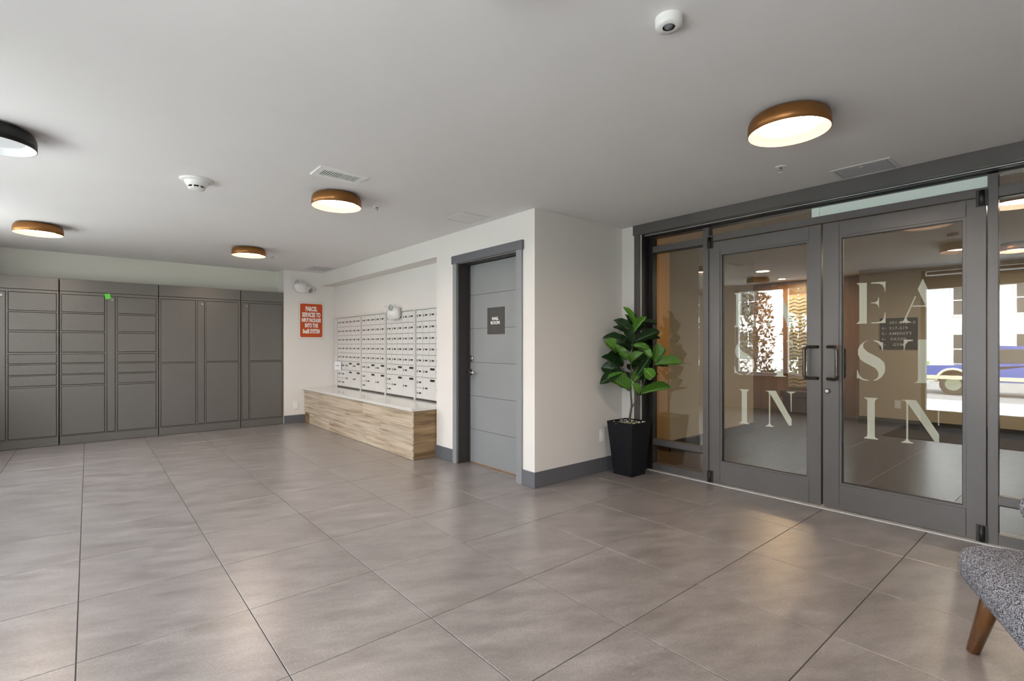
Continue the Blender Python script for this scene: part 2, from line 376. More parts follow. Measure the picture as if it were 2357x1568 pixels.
for i in range(-2, 7):
    for j in range(-7, 11):
        x0, x1 = OX + i * T + g, OX + (i + 1) * T - g; y0, y1 = OY + j * T + g, OY + (j + 1) * T - g
        x0, x1, y0, y1 = max(x0, -1.25), min(x1, 4.228), max(y0, -2.3), min(y1, YW)
        if x1 - x0 < 0.02 or y1 - y0 < 0.02: continue
        if x0 >= X1 - 0.03 and y0 >= 3.385 and y1 <= 4.335 + 0.5: # run under the mail room door only
            x1 = min(x1, 3.14)
        elif x0 >= X1 + 0.25 and y0 > Y1: continue
        if x1 > 3.14 and y1 > Y1 + 0.02 and y0 > Y1 - 0.6:
            if y0 < Y1: y1 = min(y1, Y1 + 0.02)
            elif x0 > 3.1: continue
        tile(x0, x1, y0, y1)
# bright metal threshold strip under the storefront, carpet beyond it
box('threshold', (4.228, 4.34, -2.0, 2.93, -0.012, 0.004), M_mailF, floor)
carpet = struct('floor_carpet', [(4.34, 10.0, -2.3, 6.0, -0.01, 0.001)], M_carpet, 'brown flecked carpet on the lobby floor behind the glass doors', 'carpet')
ceiling = struct('ceiling', [(-1.4, 12.0, -2.4, 8.7, HC, HC + 0.15)], M_ceil, 'flat pale grey painted ceiling', 'ceiling')

wall_right = struct('wall_right', [
    (X1, 3.12, Y1, 3.372, 0, HC), (X1, 3.12, 3.372, 4.345, 2.10, HC), (X1, 3.12, 4.345, 4.75, 0, HC),
    (X1, 3.30, 4.75, YL, 2.212, HC), (XA, 3.30, 4.75, YL, 0, 2.212), (3.12, 3.30, 4.70, 4.75, 0, HC)], M_wall,
    'white painted wall with recessed mailbox niche under a dropped soffit')
struct('wall_corner', [(3.12, X2, Y1, Y1 + 0.1, 0, HC), (X2, 4.30, 2.935, Y1 + 0.1, 0, HC)], M_wall,
       'short shaded wall between the mail room corner and the glass storefront')
struct('wall_pier', [(2.341, 3.30, YL, 8.72, 0, HC)], M_wall, 'narrow wall beside the parcel lockers carrying the orange sign')
struct('wall_back', [(-1.4, 2.341, YW, 8.72, 0, HC)], M_green, 'pale greenish wall above the parcel lockers')
struct('wall_left', [
    (-1.40, -1.25, -2.4, -0.90, 0, HC), (-1.40, -1.25, -0.90, 1.80, 2.385, HC), (-1.40, -1.25, 1.80, 2.85, 0, HC),
    (-1.40, -1.25, 2.85, 4.72, 0, 0.66), (-1.40, -1.25, 2.85, 4.72, 2.34, HC), (-1.40, -1.25, 4.72, 5.45, 0, HC),
    (-1.40, -1.25, 5.45, 7.30, 0, 0.66), (-1.40, -1.25, 5.45, 7.30, 2.34, HC), (-1.40, -1.25, 7.30, 8.72, 0, HC)], M_wall,
    'window wall facing the street, seen reflected in the glass doors')
struct('wall_front', [(-1.4, 10.1, -2.45, -2.3, 0, HC)], M_wall, 'wall behind the armchair, out of view')
struct('wall_side', [(X2, 4.40, -2.3, -2.0, 0, HC)], M_wall, 'wall at the far end of the glass storefront')
# lobby behind the storefront
struct('wall_lobby', [(5.14, 7.30, 3.23, 6.0, 0, HC), (4.16, 4.30, Y1 + 0.1, 6.0, 0, HC), (4.3, 10.1, 6.0, 6.1, 0, HC), (10.0, 10.1, 2.458, 6.0, 0, HC)],
       M_beige, 'warm beige lobby wall seen through the narrow side pane')
struct('wall_sign', [(9.276, 10.1, -2.3, 2.458, 0, HC)], M_beige, 'beige lobby wall behind the glass doors carrying the black direction sign')

# ---- baseboards
def base(n, dims, label, m=M_trim):
    return tag(box('baseboard_' + n, dims, m, bev=0.002), label, 'baseboard', kind='structure')
base('corner', (X1 - 0.012, 3.80, Y1 - 0.012, Y1, 0, 0.135), 'dark grey baseboard on the short wall behind the planter')
base('corner_end', (X1 - 0.012, X1, Y1, 3.315, 0, 0.135), 'short grey baseboard between the mail room door and the corner')
base('mail', (X1 - 0.012, X1, 4.41, 4.765, 0, 0.135), 'short grey baseboard between the mail room door and the oak bench')
base('pier', (2.345, 2.66, YL - 0.012, YL, 0, 0.125), 'dark baseboard under the orange sign beside the lockers')
base('lobby', (5.128, 5.14, 3.218, 6.0, 0, 0.125), 'dark lobby baseboard behind the narrow side pane', M_jamb)
base('lobby_side', (5.128, 7.312, 3.218, 3.23, 0, 0.125), 'dark baseboard along the lobby wall facing the doors', M_jamb)
base('sign', (9.264, 9.276, -2.3, 2.47, 0, 0.125), 'dark baseboard under the direction sign in the lobby', M_jamb)
base('stub', (X2 - 0.012, X2, 3.0, Y1, 0, 0.135), 'tiny grey baseboard between the corner and the storefront casing')
base('corner_rest', (3.80, X2, Y1 - 0.012, Y1, 0, 0.135), 'dark grey baseboard hidden behind the black planter')

# ================================================================== MAIL ROOM DOOR (door_1) and its casing
tr = empty('trim_1', (X1, 3.86, 0)); tag(tr, 'grey casing around the mail room door', 'door casing', kind='structure')
def rel(dims, o): return (dims[0] - o[0], dims[1] - o[0], dims[2] - o[1], dims[3] - o[1], dims[4] - o[2], dims[5] - o[2])
def cbox(name, dims, m, par, **k): return box(name, rel(dims, par.location), m, par, **k)
cbox('side_casing', (X1 - 0.016, X1, 3.312, 3.388, 0, 2.09), M_doorp, tr, bev=0.0015)
cbox('side_casing', (X1 - 0.016, X1, 4.342, 4.408, 0, 2.09), M_doorp, tr, bev=0.0015)
cbox('head_casing', (X1 - 0.024, X1, 3.297, 4.422, 2.085, 2.168), M_trim, tr, bev=0.0015)
cbox('jamb', (X1 + 0.001, 3.13, 4.331, 4.345, 0, 2.10), M_jamb, tr)
cbox('jamb', (X1 + 0.001, 3.13, 3.372, 3.386, 0, 2.10), M_jamb, tr)
cbox('head_jamb', (X1 + 0.001, 3.13, 3.386, 4.331, 2.082, 2.10), M_jamb, tr)
cbox('jamb_edge', (X1 - 0.003, X1 + 0.001, 4.326, 4.336, 0, 2.085), M_chrome, tr)
cbox('jamb_edge', (X1 - 0.003, X1 + 0.001, 3.386, 4.33, 2.076, 2.084), M_chrome, tr)
cbox('door_stop', (3.075, 3.085, 4.315, 4.331, 0, 2.08), M_jamb, tr)
d1 = empty('door_1', (3.086, 3.86, 0)); tag(d1, 'grey mail room door with horizontal grooves and a black sign', 'door', kind='structure')
cbox('door_core', (3.089, 3.125, 3.389, 4.329, 0.012, 2.078), M_jamb, d1)
zs = [0.012, 0.355, 0.705, 1.056, 1.408, 1.76, 2.078]
for a, b in zip(zs[:-1], zs[1:]):
    cbox('panel', (3.086, 3.0895, 3.389, 4.329, a + (0.002 if a > 0.02 else 0), b - 0.002), M_doorp, d1)
cbox('door_sweep', (3.0865, 3.12, 3.389, 4.329, 0.001, 0.012), M_walnut, d1)
# lever set and deadbolt
lv = cyl('lever_handle', (0.0, 4.29 - 3.86, 0.95), (-1, 0, 0), 0.033, 0.012, M_chrome, d1, bev=0.003); tag(lv, 'satin chrome lever handle')
cyl('spindle', (-0.012, 0, 0), (-1, 0, 0), 0.012, 0.045, M_chrome, lv)
bm = bmesh.new(); tube(bm, [(-0.055, 0.008, 0), (-0.057, -0.03, 0), (-0.057, -0.075, -0.001), (-0.052, -0.115, -0.003)], [0.0105, 0.010, 0.009, 0.0085], 12)
obj('lever', bm, M_chrome, lv, smooth=True)
db = cyl('deadbolt', (0.0, 4.292 - 3.86, 1.096), (-1, 0, 0), 0.030, 0.014, M_chrome, d1, bev=0.005)
cyl('keyhole', (-0.014, 0, 0), (-1, 0, 0), 0.012, 0.004, M_chrome, db)
sg = empty('door_sign', (3.0845, 3.88, 1.48)); tag(sg, 'black sign reading mail room on the grey door', 'sign')
cbox('sign_plate', (3.081, 3.0855, 3.744, 4.016, 1.345, 1.612), M_sign, sg, bev=0.0008)
text('lettering', 'MAIL', 0.043, M_letter, sg, (-0.004, 0.006, 0.018), F_negX, sx=1.12, bold=0.0012)
text('lettering', 'ROOM', 0.043, M_letter, sg, (-0.004, 0.006, -0.023), F_negX, sx=1.12, bold=0.0012)

# ================================================================== STOREFRONT
tr2 = empty('trim_2', (4.13, 0.5, 0)); tag(tr2, 'dark grey casing board along the top and left of the glass storefront', 'casing', kind='structure')
cbox('head_casing', (4.128, 4.20, -2.0, 3.008, 2.322, 2.4195), M_alu, tr2, bev=0.002)
cbox('side_casing', (4.133, 4.1555, 2.932, 2.996, 0, 2.322), M_alu, tr2, bev=0.002)
cbox('casing_bead', (4.150, 4.158, 2.922, 2.932, 0, 2.322), M_mailF, tr2)
cbox('reveal', (4.158, 4.30, 2.918, 2.935, 0, 2.322), M_aluD, tr2)
cbox('head_reveal', (4.20, 4.345, -2.0, 2.935, 2.308, 2.4195), M_aluD, tr2)
cbox('head_groove', (4.196, 4.205, -2.0, 2.918, 2.314, 2.318), M_mailF, tr2)
fr = empty('trim_3', (4.30, 0.5, 0)); tag(fr, 'dark bronze grey aluminium frame holding the storefront glass and doors', 'window frame', kind='structure')
FD0, FD1 = 4.268, 4.345
def fbox(n, y0, y1, z0, z1, m=M_alu, x0=FD0, x1=FD1, par=fr): return cbox(n, (x0, x1, y0, y1, z0, z1), m, par, bev=0.0015)
fbox('jamb', 2.872, 2.918, 0.0, 2.308, M_aluD)
fbox('mullion', 2.287, 2.341, 0.004, 2.308)
fbox('mullion', 0.405, 0.453, 0.004, 2.308)
fbox('mullion', -0.98, -0.93, 0.004, 2.308)
fbox('mullion', -2.0, -1.95, 0.004, 2.308)
for y0, y1 in ((2.341, 2.872), (-0.93, 0.405), (-1.95, -0.98)):
    fbox('transom_rail', y0, y1, 2.150, 2.212)
    fbox('low_rail', y0, y1, 0.250, 0.306)
    fbox('bottom_rail', y0, y1, 0.004, 0.068)
    fbox('glazing_seal', y0, y1, 2.143, 2.150, M_aluD)
    fbox('glazing_seal', y0, y1, 0.244, 0.250, M_aluD)
fbox('door_header', 0.453, 2.287, 2.166, 2.222)
fbox('top_rail', -1.95, 2.872, 2.297, 2.308, M_aluD)
fbox('center_post', 1.40, 1.452, 2.222, 2.297, M_mint, x0=4.29, x1=4.31)
# panes
def pane(n, num, y0, y1, z0, z1, m, label):
    o = box('window_%d' % num, (4.300, 4.306, y0, y1, z0, z1), m); return tag(o, label, 'window', kind='structure')
pane('p', 1, 2.341, 2.872, 0.306, 2.143, M_glass, 'tall narrow amber looking side pane behind the fig plant')
pane('p', 2, 2.341, 2.872, 0.068, 0.244, M_glass, 'low narrow pane at floor level behind the black planter')
pane('p', 3, 2.341, 2.872, 2.212, 2.297, M_glass, 'small top pane over the narrow side pane')
pane('p', 4, 1.452, 2.287, 2.222, 2.297, M_glass, 'olive toned transom pane over the left glass door')
pane('p', 5, 0.453, 1.40, 2.222, 2.297, M_mint, 'pale mint transom pane over the right glass door')
pane('p', 6, -0.93, 0.405, 0.306, 2.143, M_glass, 'large side pane at the right edge of the picture')
pane('p', 7, -0.93, 0.405, 0.068, 0.244, M_glass, 'low pane at floor level behind the armchair')
pane('p', 8, -0.93, 0.405, 2.212, 2.297, M_glass, 'top pane at the right edge above the side pane')
pane('p', 9, -1.95, -0.98, 0.068, 2.143, M_glass, 'far side pane of the storefront, out of the picture')

LETTERS = {"E":[[[1.159,1.687],[1.147,1.69],[1.093,1.686],[1.093,1.391],[1.147,1.391],[1.159,1.391],[1.143,1.405],[1.139,1.418],[1.139,1.664],[1.145,1.68]],[[1.067,1.686],[0.981,1.685],[0.983,1.61],[0.987,1.61],[0.989,1.639],[0.999,1.662],[1.019,1.673],[1.067,1.678]],[[1.067,1.542],[1.043,1.542],[1.028,1.553],[1.023,1.577],[1.02,1.576],[1.02,1.502],[1.023,1.502],[1.027,1.522],[1.043,1.534],[1.067,1.536]],[[1.065,1.399],[1.033,1.399],[1.006,1.406],[0.992,1.424],[0.986,1.467],[0.982,1.467],[0.981,1.392],[1.065,1.391]]],"A":[[[0.775,1.686],[0.669,1.387],[0.657,1.384],[0.657,1.381],[0.733,1.383],[0.733,1.387],[0.72,1.388],[0.802,1.616]],[[0.817,1.57],[0.811,1.566],[0.863,1.422],[0.856,1.402],[0.839,1.394],[0.839,1.389],[0.902,1.391],[0.902,1.395],[0.881,1.403],[0.872,1.422]],[[0.832,1.497],[0.83,1.506],[0.761,1.503],[0.758,1.495]]],"S":[[[1.083,1.269],[1.108,1.261],[1.134,1.236],[1.147,1.203],[1.147,1.167],[1.134,1.133],[1.108,1.11],[1.068,1.087],[1.038,1.067],[1.024,1.041],[1.023,1.017],[1.033,0.996],[1.053,0.983],[1.054,0.978],[1.028,0.986],[1.002,1.01],[0.986,1.043],[0.983,1.075],[0.989,1.11],[1.014,1.139],[1.048,1.162],[1.088,1.185],[1.114,1.215],[1.116,1.239],[1.106,1.258],[1.082,1.266]],[[1.054,1.27],[1.028,1.267],[1.011,1.257],[0.997,1.254],[0.997,1.196],[1.001,1.196],[1.009,1.228],[1.028,1.254],[1.053,1.265]],[[1.154,1.052],[1.15,1.052],[1.139,1.015],[1.119,0.992],[1.081,0.981],[1.081,0.976],[1.114,0.98],[1.139,0.992],[1.154,0.993]]],"T":[[[0.878,1.274],[0.827,1.271],[0.828,1.264],[0.853,1.261],[0.868,1.239],[0.875,1.196],[0.879,1.197]],[[0.801,1.273],[0.754,1.274],[0.754,0.999],[0.747,0.986],[0.734,0.984],[0.734,0.98],[0.819,0.977],[0.819,0.981],[0.807,0.985],[0.801,1.0]],[[0.727,1.271],[0.68,1.272],[0.679,1.199],[0.682,1.198],[0.69,1.239],[0.704,1.261],[0.727,1.263]]],"I":[[[1.109,0.855],[1.027,0.857],[1.027,0.852],[1.04,0.843],[1.045,0.829],[1.045,0.581],[1.04,0.57],[1.025,0.565],[1.025,0.56],[1.111,0.558],[1.111,0.563],[1.095,0.572],[1.09,0.585],[1.09,0.83],[1.095,0.844],[1.109,0.85]]],"N":[[[0.889,0.857],[0.811,0.86],[0.69,0.642],[0.69,0.588],[0.712,0.59],[0.854,0.832],[0.854,0.587],[0.845,0.573],[0.826,0.567],[0.826,0.562],[0.891,0.559],[0.891,0.564],[0.871,0.575],[0.864,0.591],[0.864,0.838],[0.871,0.85],[0.889,0.852]],[[0.725,0.861],[0.661,0.864],[0.661,0.859],[0.678,0.852],[0.689,0.842],[0.69,0.701],[0.695,0.701],[0.698,0.841],[0.708,0.852],[0.725,0.856]]]}

def glass_door(name, y0, y1, gy0, gy1, label, hinge_y, pull_y, dy, lock):
    d = empty(name, (4.30, (y0 + y1) / 2, 0)); tag(d, label, 'glass door', kind='structure')
    c = lambda n, a, b, z0, z1, m=M_alu, x0=4.268, x1=4.312, bev=0.0012: cbox(n, (x0, x1, a, b, z0, z1), m, d, bev=bev)
    bz0, bz1 = gy0 - 0.016, gy1 + 0.016
    c('stile', y0, bz0, 0.012, 2.158); c('stile', bz1, y1, 0.012, 2.158)
    c('top_rail', bz0 + 0.001, bz1 - 0.001, 2.052, 2.158); c('bottom_rail', bz0 + 0.001, bz1 - 0.001, 0.012, 0.192)
    bm = bmesh.new()
    for q in ((4.2735, 4.31, bz0, gy0, 0.192, 2.052), (4.2735, 4.31, gy1, bz1, 0.192, 2.052), (4.2735, 4.31, gy0, gy1, 2.036, 2.052), (4.2735, 4.31, gy0, gy1, 0.192, 0.208)):
        bx(bm, *rel(q, d.location))
    obj('glazing_bead', bm, M_alu, d)
    bm = bmesh.new()
    for q in ((4.283, 4.309, gy0, gy0 + 0.005, 0.208, 2.036), (4.283, 4.309, gy1 - 0.005, gy1, 0.208, 2.036), (4.283, 4.309, gy0, gy1, 2.031, 2.036), (4.283, 4.309, gy0, gy1, 0.208, 0.213)):
        bx(bm, *rel(q, d.location))
    obj('glazing_seal', bm, M_blk, d)
    c('glass_pane', gy0, gy1, 0.208, 2.036, M_glass, 4.292, 4.298, 0)
    # frosted vinyl letters on the lobby side of the pane
    for ch in 'EASTIN':
        bm = bmesh.new()
        for poly in LETTERS[ch]:
            pts = [(p[0] + dy - d.location.y, p[1]) for p in poly]
            pts = [(max(gy0 + 0.001 - d.location.y, min(gy1 - 0.001 - d.location.y, a)), b) for a, b in pts]
            tri = tessellate_polygon([[Vector((a, b, 0)) for a, b in pts]])
            fr_ = [bm.verts.new((-0.0014, a, b)) for a, b in pts]; bk = [bm.verts.new((-0.0009, a, b)) for a, b in pts]
            for i, j, k in tri: bm.faces.new((fr_[i], fr_[j], fr_[k])); bm.faces.new((bk[k], bk[j], bk[i]))
            for i in range(len(pts)): bm.faces.new((fr_[i], fr_[(i + 1) % len(pts)], bk[(i + 1) % len(pts)], bk[i]))
        bmesh.ops.recalc_face_normals(bm, faces=bm.faces[:])
        obj('letter', bm, M_frost, d)
    # D pulls on both faces
    for s, x in ((-1, 4.268), (1, 4.312)):
        bm = bmesh.new(); pts = []
        o = x - 4.30; py = pull_y - d.location.y; out = 0.060 * s; lean = 0.078 * (1 if pull_y > 1.37 else -1)
        at = lambda t, z: (o + out * t, py + lean * t, z)
        r = 0.030; rt = r / math.hypot(out, lean); n = 6
        pts = [at(0, 1.222), at(0.3, 1.222)]
        for i in range(n + 1):
            a = math.pi / 2 * i / n; pts.append(at(1 - rt + rt * math.sin(a), 1.222 - r + r * math.cos(a)))
        for i in range(n + 1):
            a = math.pi / 2 * i / n; pts.append(at(1 - rt + rt * math.cos(a), 0.980 + r - r * math.sin(a)))
        pts += [at(0.3, 0.980), at(0, 0.980)]
        tube(bm, pts, 0.0125, 12)
        obj('pull_handle', bm, M_pull, d, smooth=True)
    for z in (0.0, 2.10):
        h = cyl('pivot_hinge', (-0.043, hinge_y - d.location.y, z + 0.008), (0, 0, 1), 0.014, 0.095, M_blk, d)
        box('hinge_leaf', (0.004, 0.014, -0.028, 0.028, -0.004, 0.10), M_blk, h)
    if lock:
        k = cyl('lock_cylinder', (-0.032, pull_y - d.location.y, 0.888), (-1, 0, 0), 0.019, 0.012, M_blk, d, bev=0.002)
        cyl('keyhole', (-0.012, 0, 0), (-1, 0, 0), 0.012, 0.005, M_chrome, k)
    return d
M_pull = mat('dark_bronze_pull', (0.10, 0.088, 0.078), 0.25, metal=0.8)
glass_door('door_2', 1.379, 2.281, 1.479, 2.165, 'left glass door lettered EAST IN with a bright window mirrored in it', 2.272, 1.398, 0.9105, False)
glass_door('door_3', 0.459, 1.366, 0.569, 1.244, 'right glass door lettered EAST IN with a lock under its pull handle', 0.478, 1.335, 0.0, True)

# ================================================================== PARCEL LOCKERS
def locker(label, x0, x1, cols, base_z=0.108, head_z=1.901, grp='parcel lockers along the back wall'):
    """cols = list of (kind, xa, xb, [(z0, z1), ...])"""
    t = empty('parcel_locker', ((x0 + x1) / 2, YL, 0)); tag(t, label, 'locker')
    g = 0.0022
    c = lambda n, dims, m, par=t, **k: cbox(n, dims, m, par, **k)
    c('carcass', (x0 + g, x1 - g, YL + 0.012, YL + 0.28, 0.002, 2.058), M_lockD)
    c('header_panel', (x0 + g, x1 - g, YL - 0.004, YL + 0.012, head_z + 0.006, 2.060), M_lock, bev=0.002)
    c('plinth', (x0 + g, x1 - g, YL - 0.001, YL + 0.012, 0.003, base_z - 0.004), M_lock, bev=0.0015)
    # face frame: one welded frame with an opening round every door
    bm = bmesh.new(); gg = 0.0055
    edges = sorted(cols, key=lambda q: q[1]); prev = x0 + g
    def fb(*q): bx(bm, *rel(q, t.location))
    for k, xa, xb, rows in edges:
        if xa - gg - prev > 0.004: fb(prev, xa - gg, YL, YL + 0.012, base_z, head_z)
        zz = base_z
        for z0, z1 in sorted(rows):
            if z0 - gg - zz > 0.003: fb(xa - gg, xb + gg, YL, YL + 0.012, zz, z0 - gg)
            zz = z1 + gg
        if head_z - zz > 0.003: fb(xa - gg, xb + gg, YL, YL + 0.012, zz, head_z)
        prev = xb + gg
    if x1 - g - prev > 0.004: fb(prev, x1 - g, YL, YL + 0.012, base_z, head_z)
    obj('face_frame', bm, M_lock, t)
    for k, xa, xb, rows in edges:
        for z0, z1 in rows:
            o = c('locker_door' if k == 'd' else 'lock_panel', (xa, xb, YL - 0.0015, YL + 0.012, z0, z1), M_lock, bev=0.0025, seg=2)
            if k == 'l':
                cyl('lock', ((xa + xb) / 2 - t.location.x + (0.012 if xb - xa < 0.2 else 0), -0.0015, z1 - 0.045), (0, -1, 0), 0.013, 0.014, M_chrome, o)
    return t
rowsA = [(1.653, 1.865), (1.416, 1.628), (1.151, 1.389), (1.016, 1.120), (0.879, 0.994), (0.745, 0.859), (0.122, 0.719)]
rowsC = [(1.002, 1.867), (0.122, 0.977)]
full = [(0.122, 1.867)]
locker('leftmost grey metal parcel locker, cut off by the picture edge', -1.245, -0.276,
       [('d', -1.215, -0.86, rowsA), ('l', -0.835, -0.742, full), ('d', -0.716, -0.300, rowsA)])
locker('grey metal parcel locker with two columns of small doors and a green tape mark', -0.270, 0.728,
       [('d', -0.250, 0.160, rowsA), ('l', 0.188, 0.266, full), ('d', 0.294, 0.700, rowsA)])
locker('grey metal parcel locker with four tall doors around a narrow lock panel', 0.732, 1.733,
       [('d', 0.760, 1.160, rowsC), ('l', 1.188, 1.268, full), ('d', 1.294, 1.700, rowsC)])
locker('narrow rightmost grey parcel locker with one column of two tall doors', 1.738, 2.338,
       [('l', 1.760, 1.842, full), ('d', 1.866, 2.314, rowsC)])
tp = box('tape', (-0.028, 0.028, -0.0010, 0.0006, -0.034, 0.034), M_tape); tp.location = (0.192, YL - 0.0021, 1.866); tp.rotation_euler = (0, R(-12), 0)
tag(tp, 'scrap of bright green tape on the second parcel locker', 'tape')

# ================================================================== MAILBOXES
def lock_mesh():
    bm = bmesh.new(); bx(bm, -0.002, 0, -0.009, 0.009, -0.014, 0.014); me = bpy.data.meshes.new('lock'); bm.to_mesh(me); bm.free(); me.materials.append(M_chromeD); return me
M_chromeD = mat('dull_lock_metal', (0.22, 0.21, 0.20), 0.35, metal=0.8)
def mesh_box(name, x0, x1, y0, y1, z0, z1, m, bev=0):
    bm = bmesh.new(); bx(bm, x0, x1, y0, y1, z0, z1, bev); me = bpy.data.meshes.new(name); bm.to_mesh(me); bm.free(); me.materials.append(m); return me
ME_lock = lock_mesh(); ME_plate = mesh_box('number_plate', -0.0015, 0, -0.027, 0.027, -0.010, 0.010, M_ink)
ME_slot = mesh_box('name_slot', -0.002, 0, -0.05, 0.05, -0.013, 0.013, M_blk)
dcache = {}
def mailbox_bank(label, ya, yb, n, z1, first):
    """ya > yb: left edge (far) to right edge (near) on the niche's back wall"""
    t = empty('mailbox_bank', (XA, (ya + yb) / 2, 0.555)); tag(t, label, 'mailbox', 'mailbox banks in the niche')
    z0 = 0.555; w = ya - yb
    c = lambda nm, dims, m: cbox(nm, dims, m, t)
    f = 0.022
    c('frame_side', (XA - 0.022, XA - 0.001, ya - f, ya, z0, z1), M_mailF); c('frame_side', (XA - 0.022, XA - 0.001, yb, yb + f, z0, z1), M_mailF)
    c('frame_top', (XA - 0.022, XA - 0.001, yb + f, ya - f, z1 - f, z1), M_mailF); c('frame_bottom', (XA - 0.016, XA - 0.001, yb + f, ya - f, z0, z0 + 0.012), M_ink)
    c('backing', (XA - 0.006, XA - 0.001, yb + f, ya - f, z0 + 0.012, z1 - f), M_mailS)
    zs = [1.675, 1.529, 1.389, 1.252, 1.112, 0.978, 0.840]
    L, Rr = ya - f - 0.006, yb + f + 0.004; cw = (L - Rr) / n; gp = 0.0028
    def door(i0, i1, za, zb, kind):
        yl, yr = L - i0 * cw - gp, L - i1 * cw + gp; dw, dh = round(yl - yr, 4), round(za - zb - 2 * gp, 4)
        if (dw, dh) not in dcache: dcache[(dw, dh)] = mesh_box('mailbox_door', -0.010, 0, -dw / 2, dw / 2, -dh / 2, dh / 2, M_mail, 0.0015)
        o = link('mailbox_door' if kind == 's' else 'parcel_door', dcache[(dw, dh)], None, t, (-0.004, (yl + yr) / 2 - t.location.y, (za + zb) / 2 - z0))
        ly = dw / 2 - 0.028 if dw < 0.2 else dw / 2 - 0.03
        link('lock', ME_lock, None, o, (-0.010, ly, 0.0)); link('number_plate', ME_plate, None, o, (-0.010, ly - 0.062, 0.002))
        if kind == 'p': link('name_slot', ME_slot, None, o, (-0.010, -dw / 2 + 0.065, dh / 2 - 0.030))
    for r in range(5):
        for k in range(n): door(k, k + 1, zs[r], zs[r + 1], 's')
    ns = n - 4
    for k in range(ns): door(k, k + 1, zs[5], zs[6], 's'); door(k, k + 1, zs[6], 0.705, 's'); door(k, k + 1, 0.705, 0.572, 's')
    for a in (ns, ns + 2): door(a, a + 2, zs[5], zs[6], 'p'); door(a, a + 2, zs[6], 0.572, 'p')
    return t
M_mailS = mat('mailbox_shadow_gap', (0.22, 0.22, 0.21), 0.5)
mailbox_bank('leftmost bank of aluminium mailboxes, beside the paper note', 8.170, 7.228, 6, 1.700, 1)
mailbox_bank('second bank of aluminium mailboxes from the left', 7.226, 6.403, 5, 1.700, 2)
mailbox_bank('third bank of aluminium mailboxes, under the twin head emergency lamp', 6.401, 5.586, 5, 1.700, 3)
mailbox_bank('rightmost bank of aluminium mailboxes, cut off by the niche edge', 5.584, 4.770, 5, 1.700, 4)
st = tag(box('filler_strip', (XA - 0.018, XA - 0.001, 8.171, 8.285, 0.556, 1.700), M_mailF), 'pale filler strip between the mailboxes and the corner', 'strip')
nt_ = empty('paper_note', (XA - 0.026, 8.11, 0.90)); tag(nt_, 'small white paper note taped over the left edge of the mailboxes', 'note')
box('sheet', (-0.001, 0, -0.145, 0.145, -0.068, 0.068), M_paper, nt_)
box('printed_mark', (-0.0016, -0.001, -0.045, 0.015, -0.010, 0.008), M_mailS, nt_); box('printed_mark', (-0.0016, -0.001, 0.055, 0.075, -0.014, 0.010), M_mailS, nt_)

# ================================================================== TWIN HEAD EMERGENCY LAMPS
M_lens = mat('lamp_lens', (0.30, 0.30, 0.31), 0.25, metal=0.2)
def emergency(label, loc, frame, heads, body):
    t = empty('emergency_light', loc); tag(t, label, 'emergency light')
    bm = bmesh.new()
    w, h, r, dep = body
    slab(bm, rrect(w, h, r, 8), dep, frame); bmesh.ops.recalc_face_normals(bm, faces=bm.faces[:])
    bmesh.ops.bevel(bm, geom=[e for e in bm.edges if e.calc_face_angle(0) > 0.9 and e.is_manifold], offset=0.010, segments=3, affect='EDGES')
    obj('housing', bm, M_white, t, smooth=True)
    for (x, y, z, dx, dy, dz, rr) in heads:
        p = frame @ Vector((x, y, z)); dr = (frame.to_3x3() @ Vector((dx, dy, dz))).normalized()
        bm = bmesh.new()
        lathe(bm, [(0.001, -rr * 1.25), (rr * 0.5, -rr * 1.2), (rr * 0.85, -rr * 0.7), (rr, 0), (rr, rr * 0.25), (rr * 0.86, rr * 0.22), (rr * 0.84, 0.02 * rr)], 24, axis_matrix((0, 0, 0), dr))
        hd = obj('lamp_head', bm, M_white, t, p, smooth=True)
        bm = bmesh.new(); lathe(bm, [(rr * 0.85, rr * 0.06), (rr * 0.5, rr * 0.01), (rr * 0.22, rr * 0.03), (0.001, rr * 0.1)], 20, axis_matrix((0, 0, 0), dr))
        obj('lens', bm, M_lens, hd, smooth=True)
        bm = bmesh.new(); q = frame @ Vector((x * 0.35, y * 0.35, dep * 0.7)); tube(bm, [q, p - dr * rr * 0.9], 0.013, 10); obj('swivel_arm', bm, M_white, t, smooth=True)
    return t
emergency('white twin head emergency lamp on the wall above the orange sign', (2.600, YL, 2.165), F_negY,
          [(-0.070, 0.070, 0.07, -0.35, -0.25, 0.9, 0.052), (0.130, -0.050, 0.07, 0.25, -0.45, 0.9, 0.052)], (0.20, 0.17, 0.075, 0.07))
emergency('white twin head emergency lamp at the top edge of the mailboxes', (XA - 0.024, 6.06, 1.655), F_negX,
          [(-0.13, 0.06, 0.10, -0.4, -0.1, 0.9, 0.050), (0.05, 0.075, 0.10, 0.5, 0.1, 0.8, 0.050)], (0.26, 0.15, 0.05, 0.085))

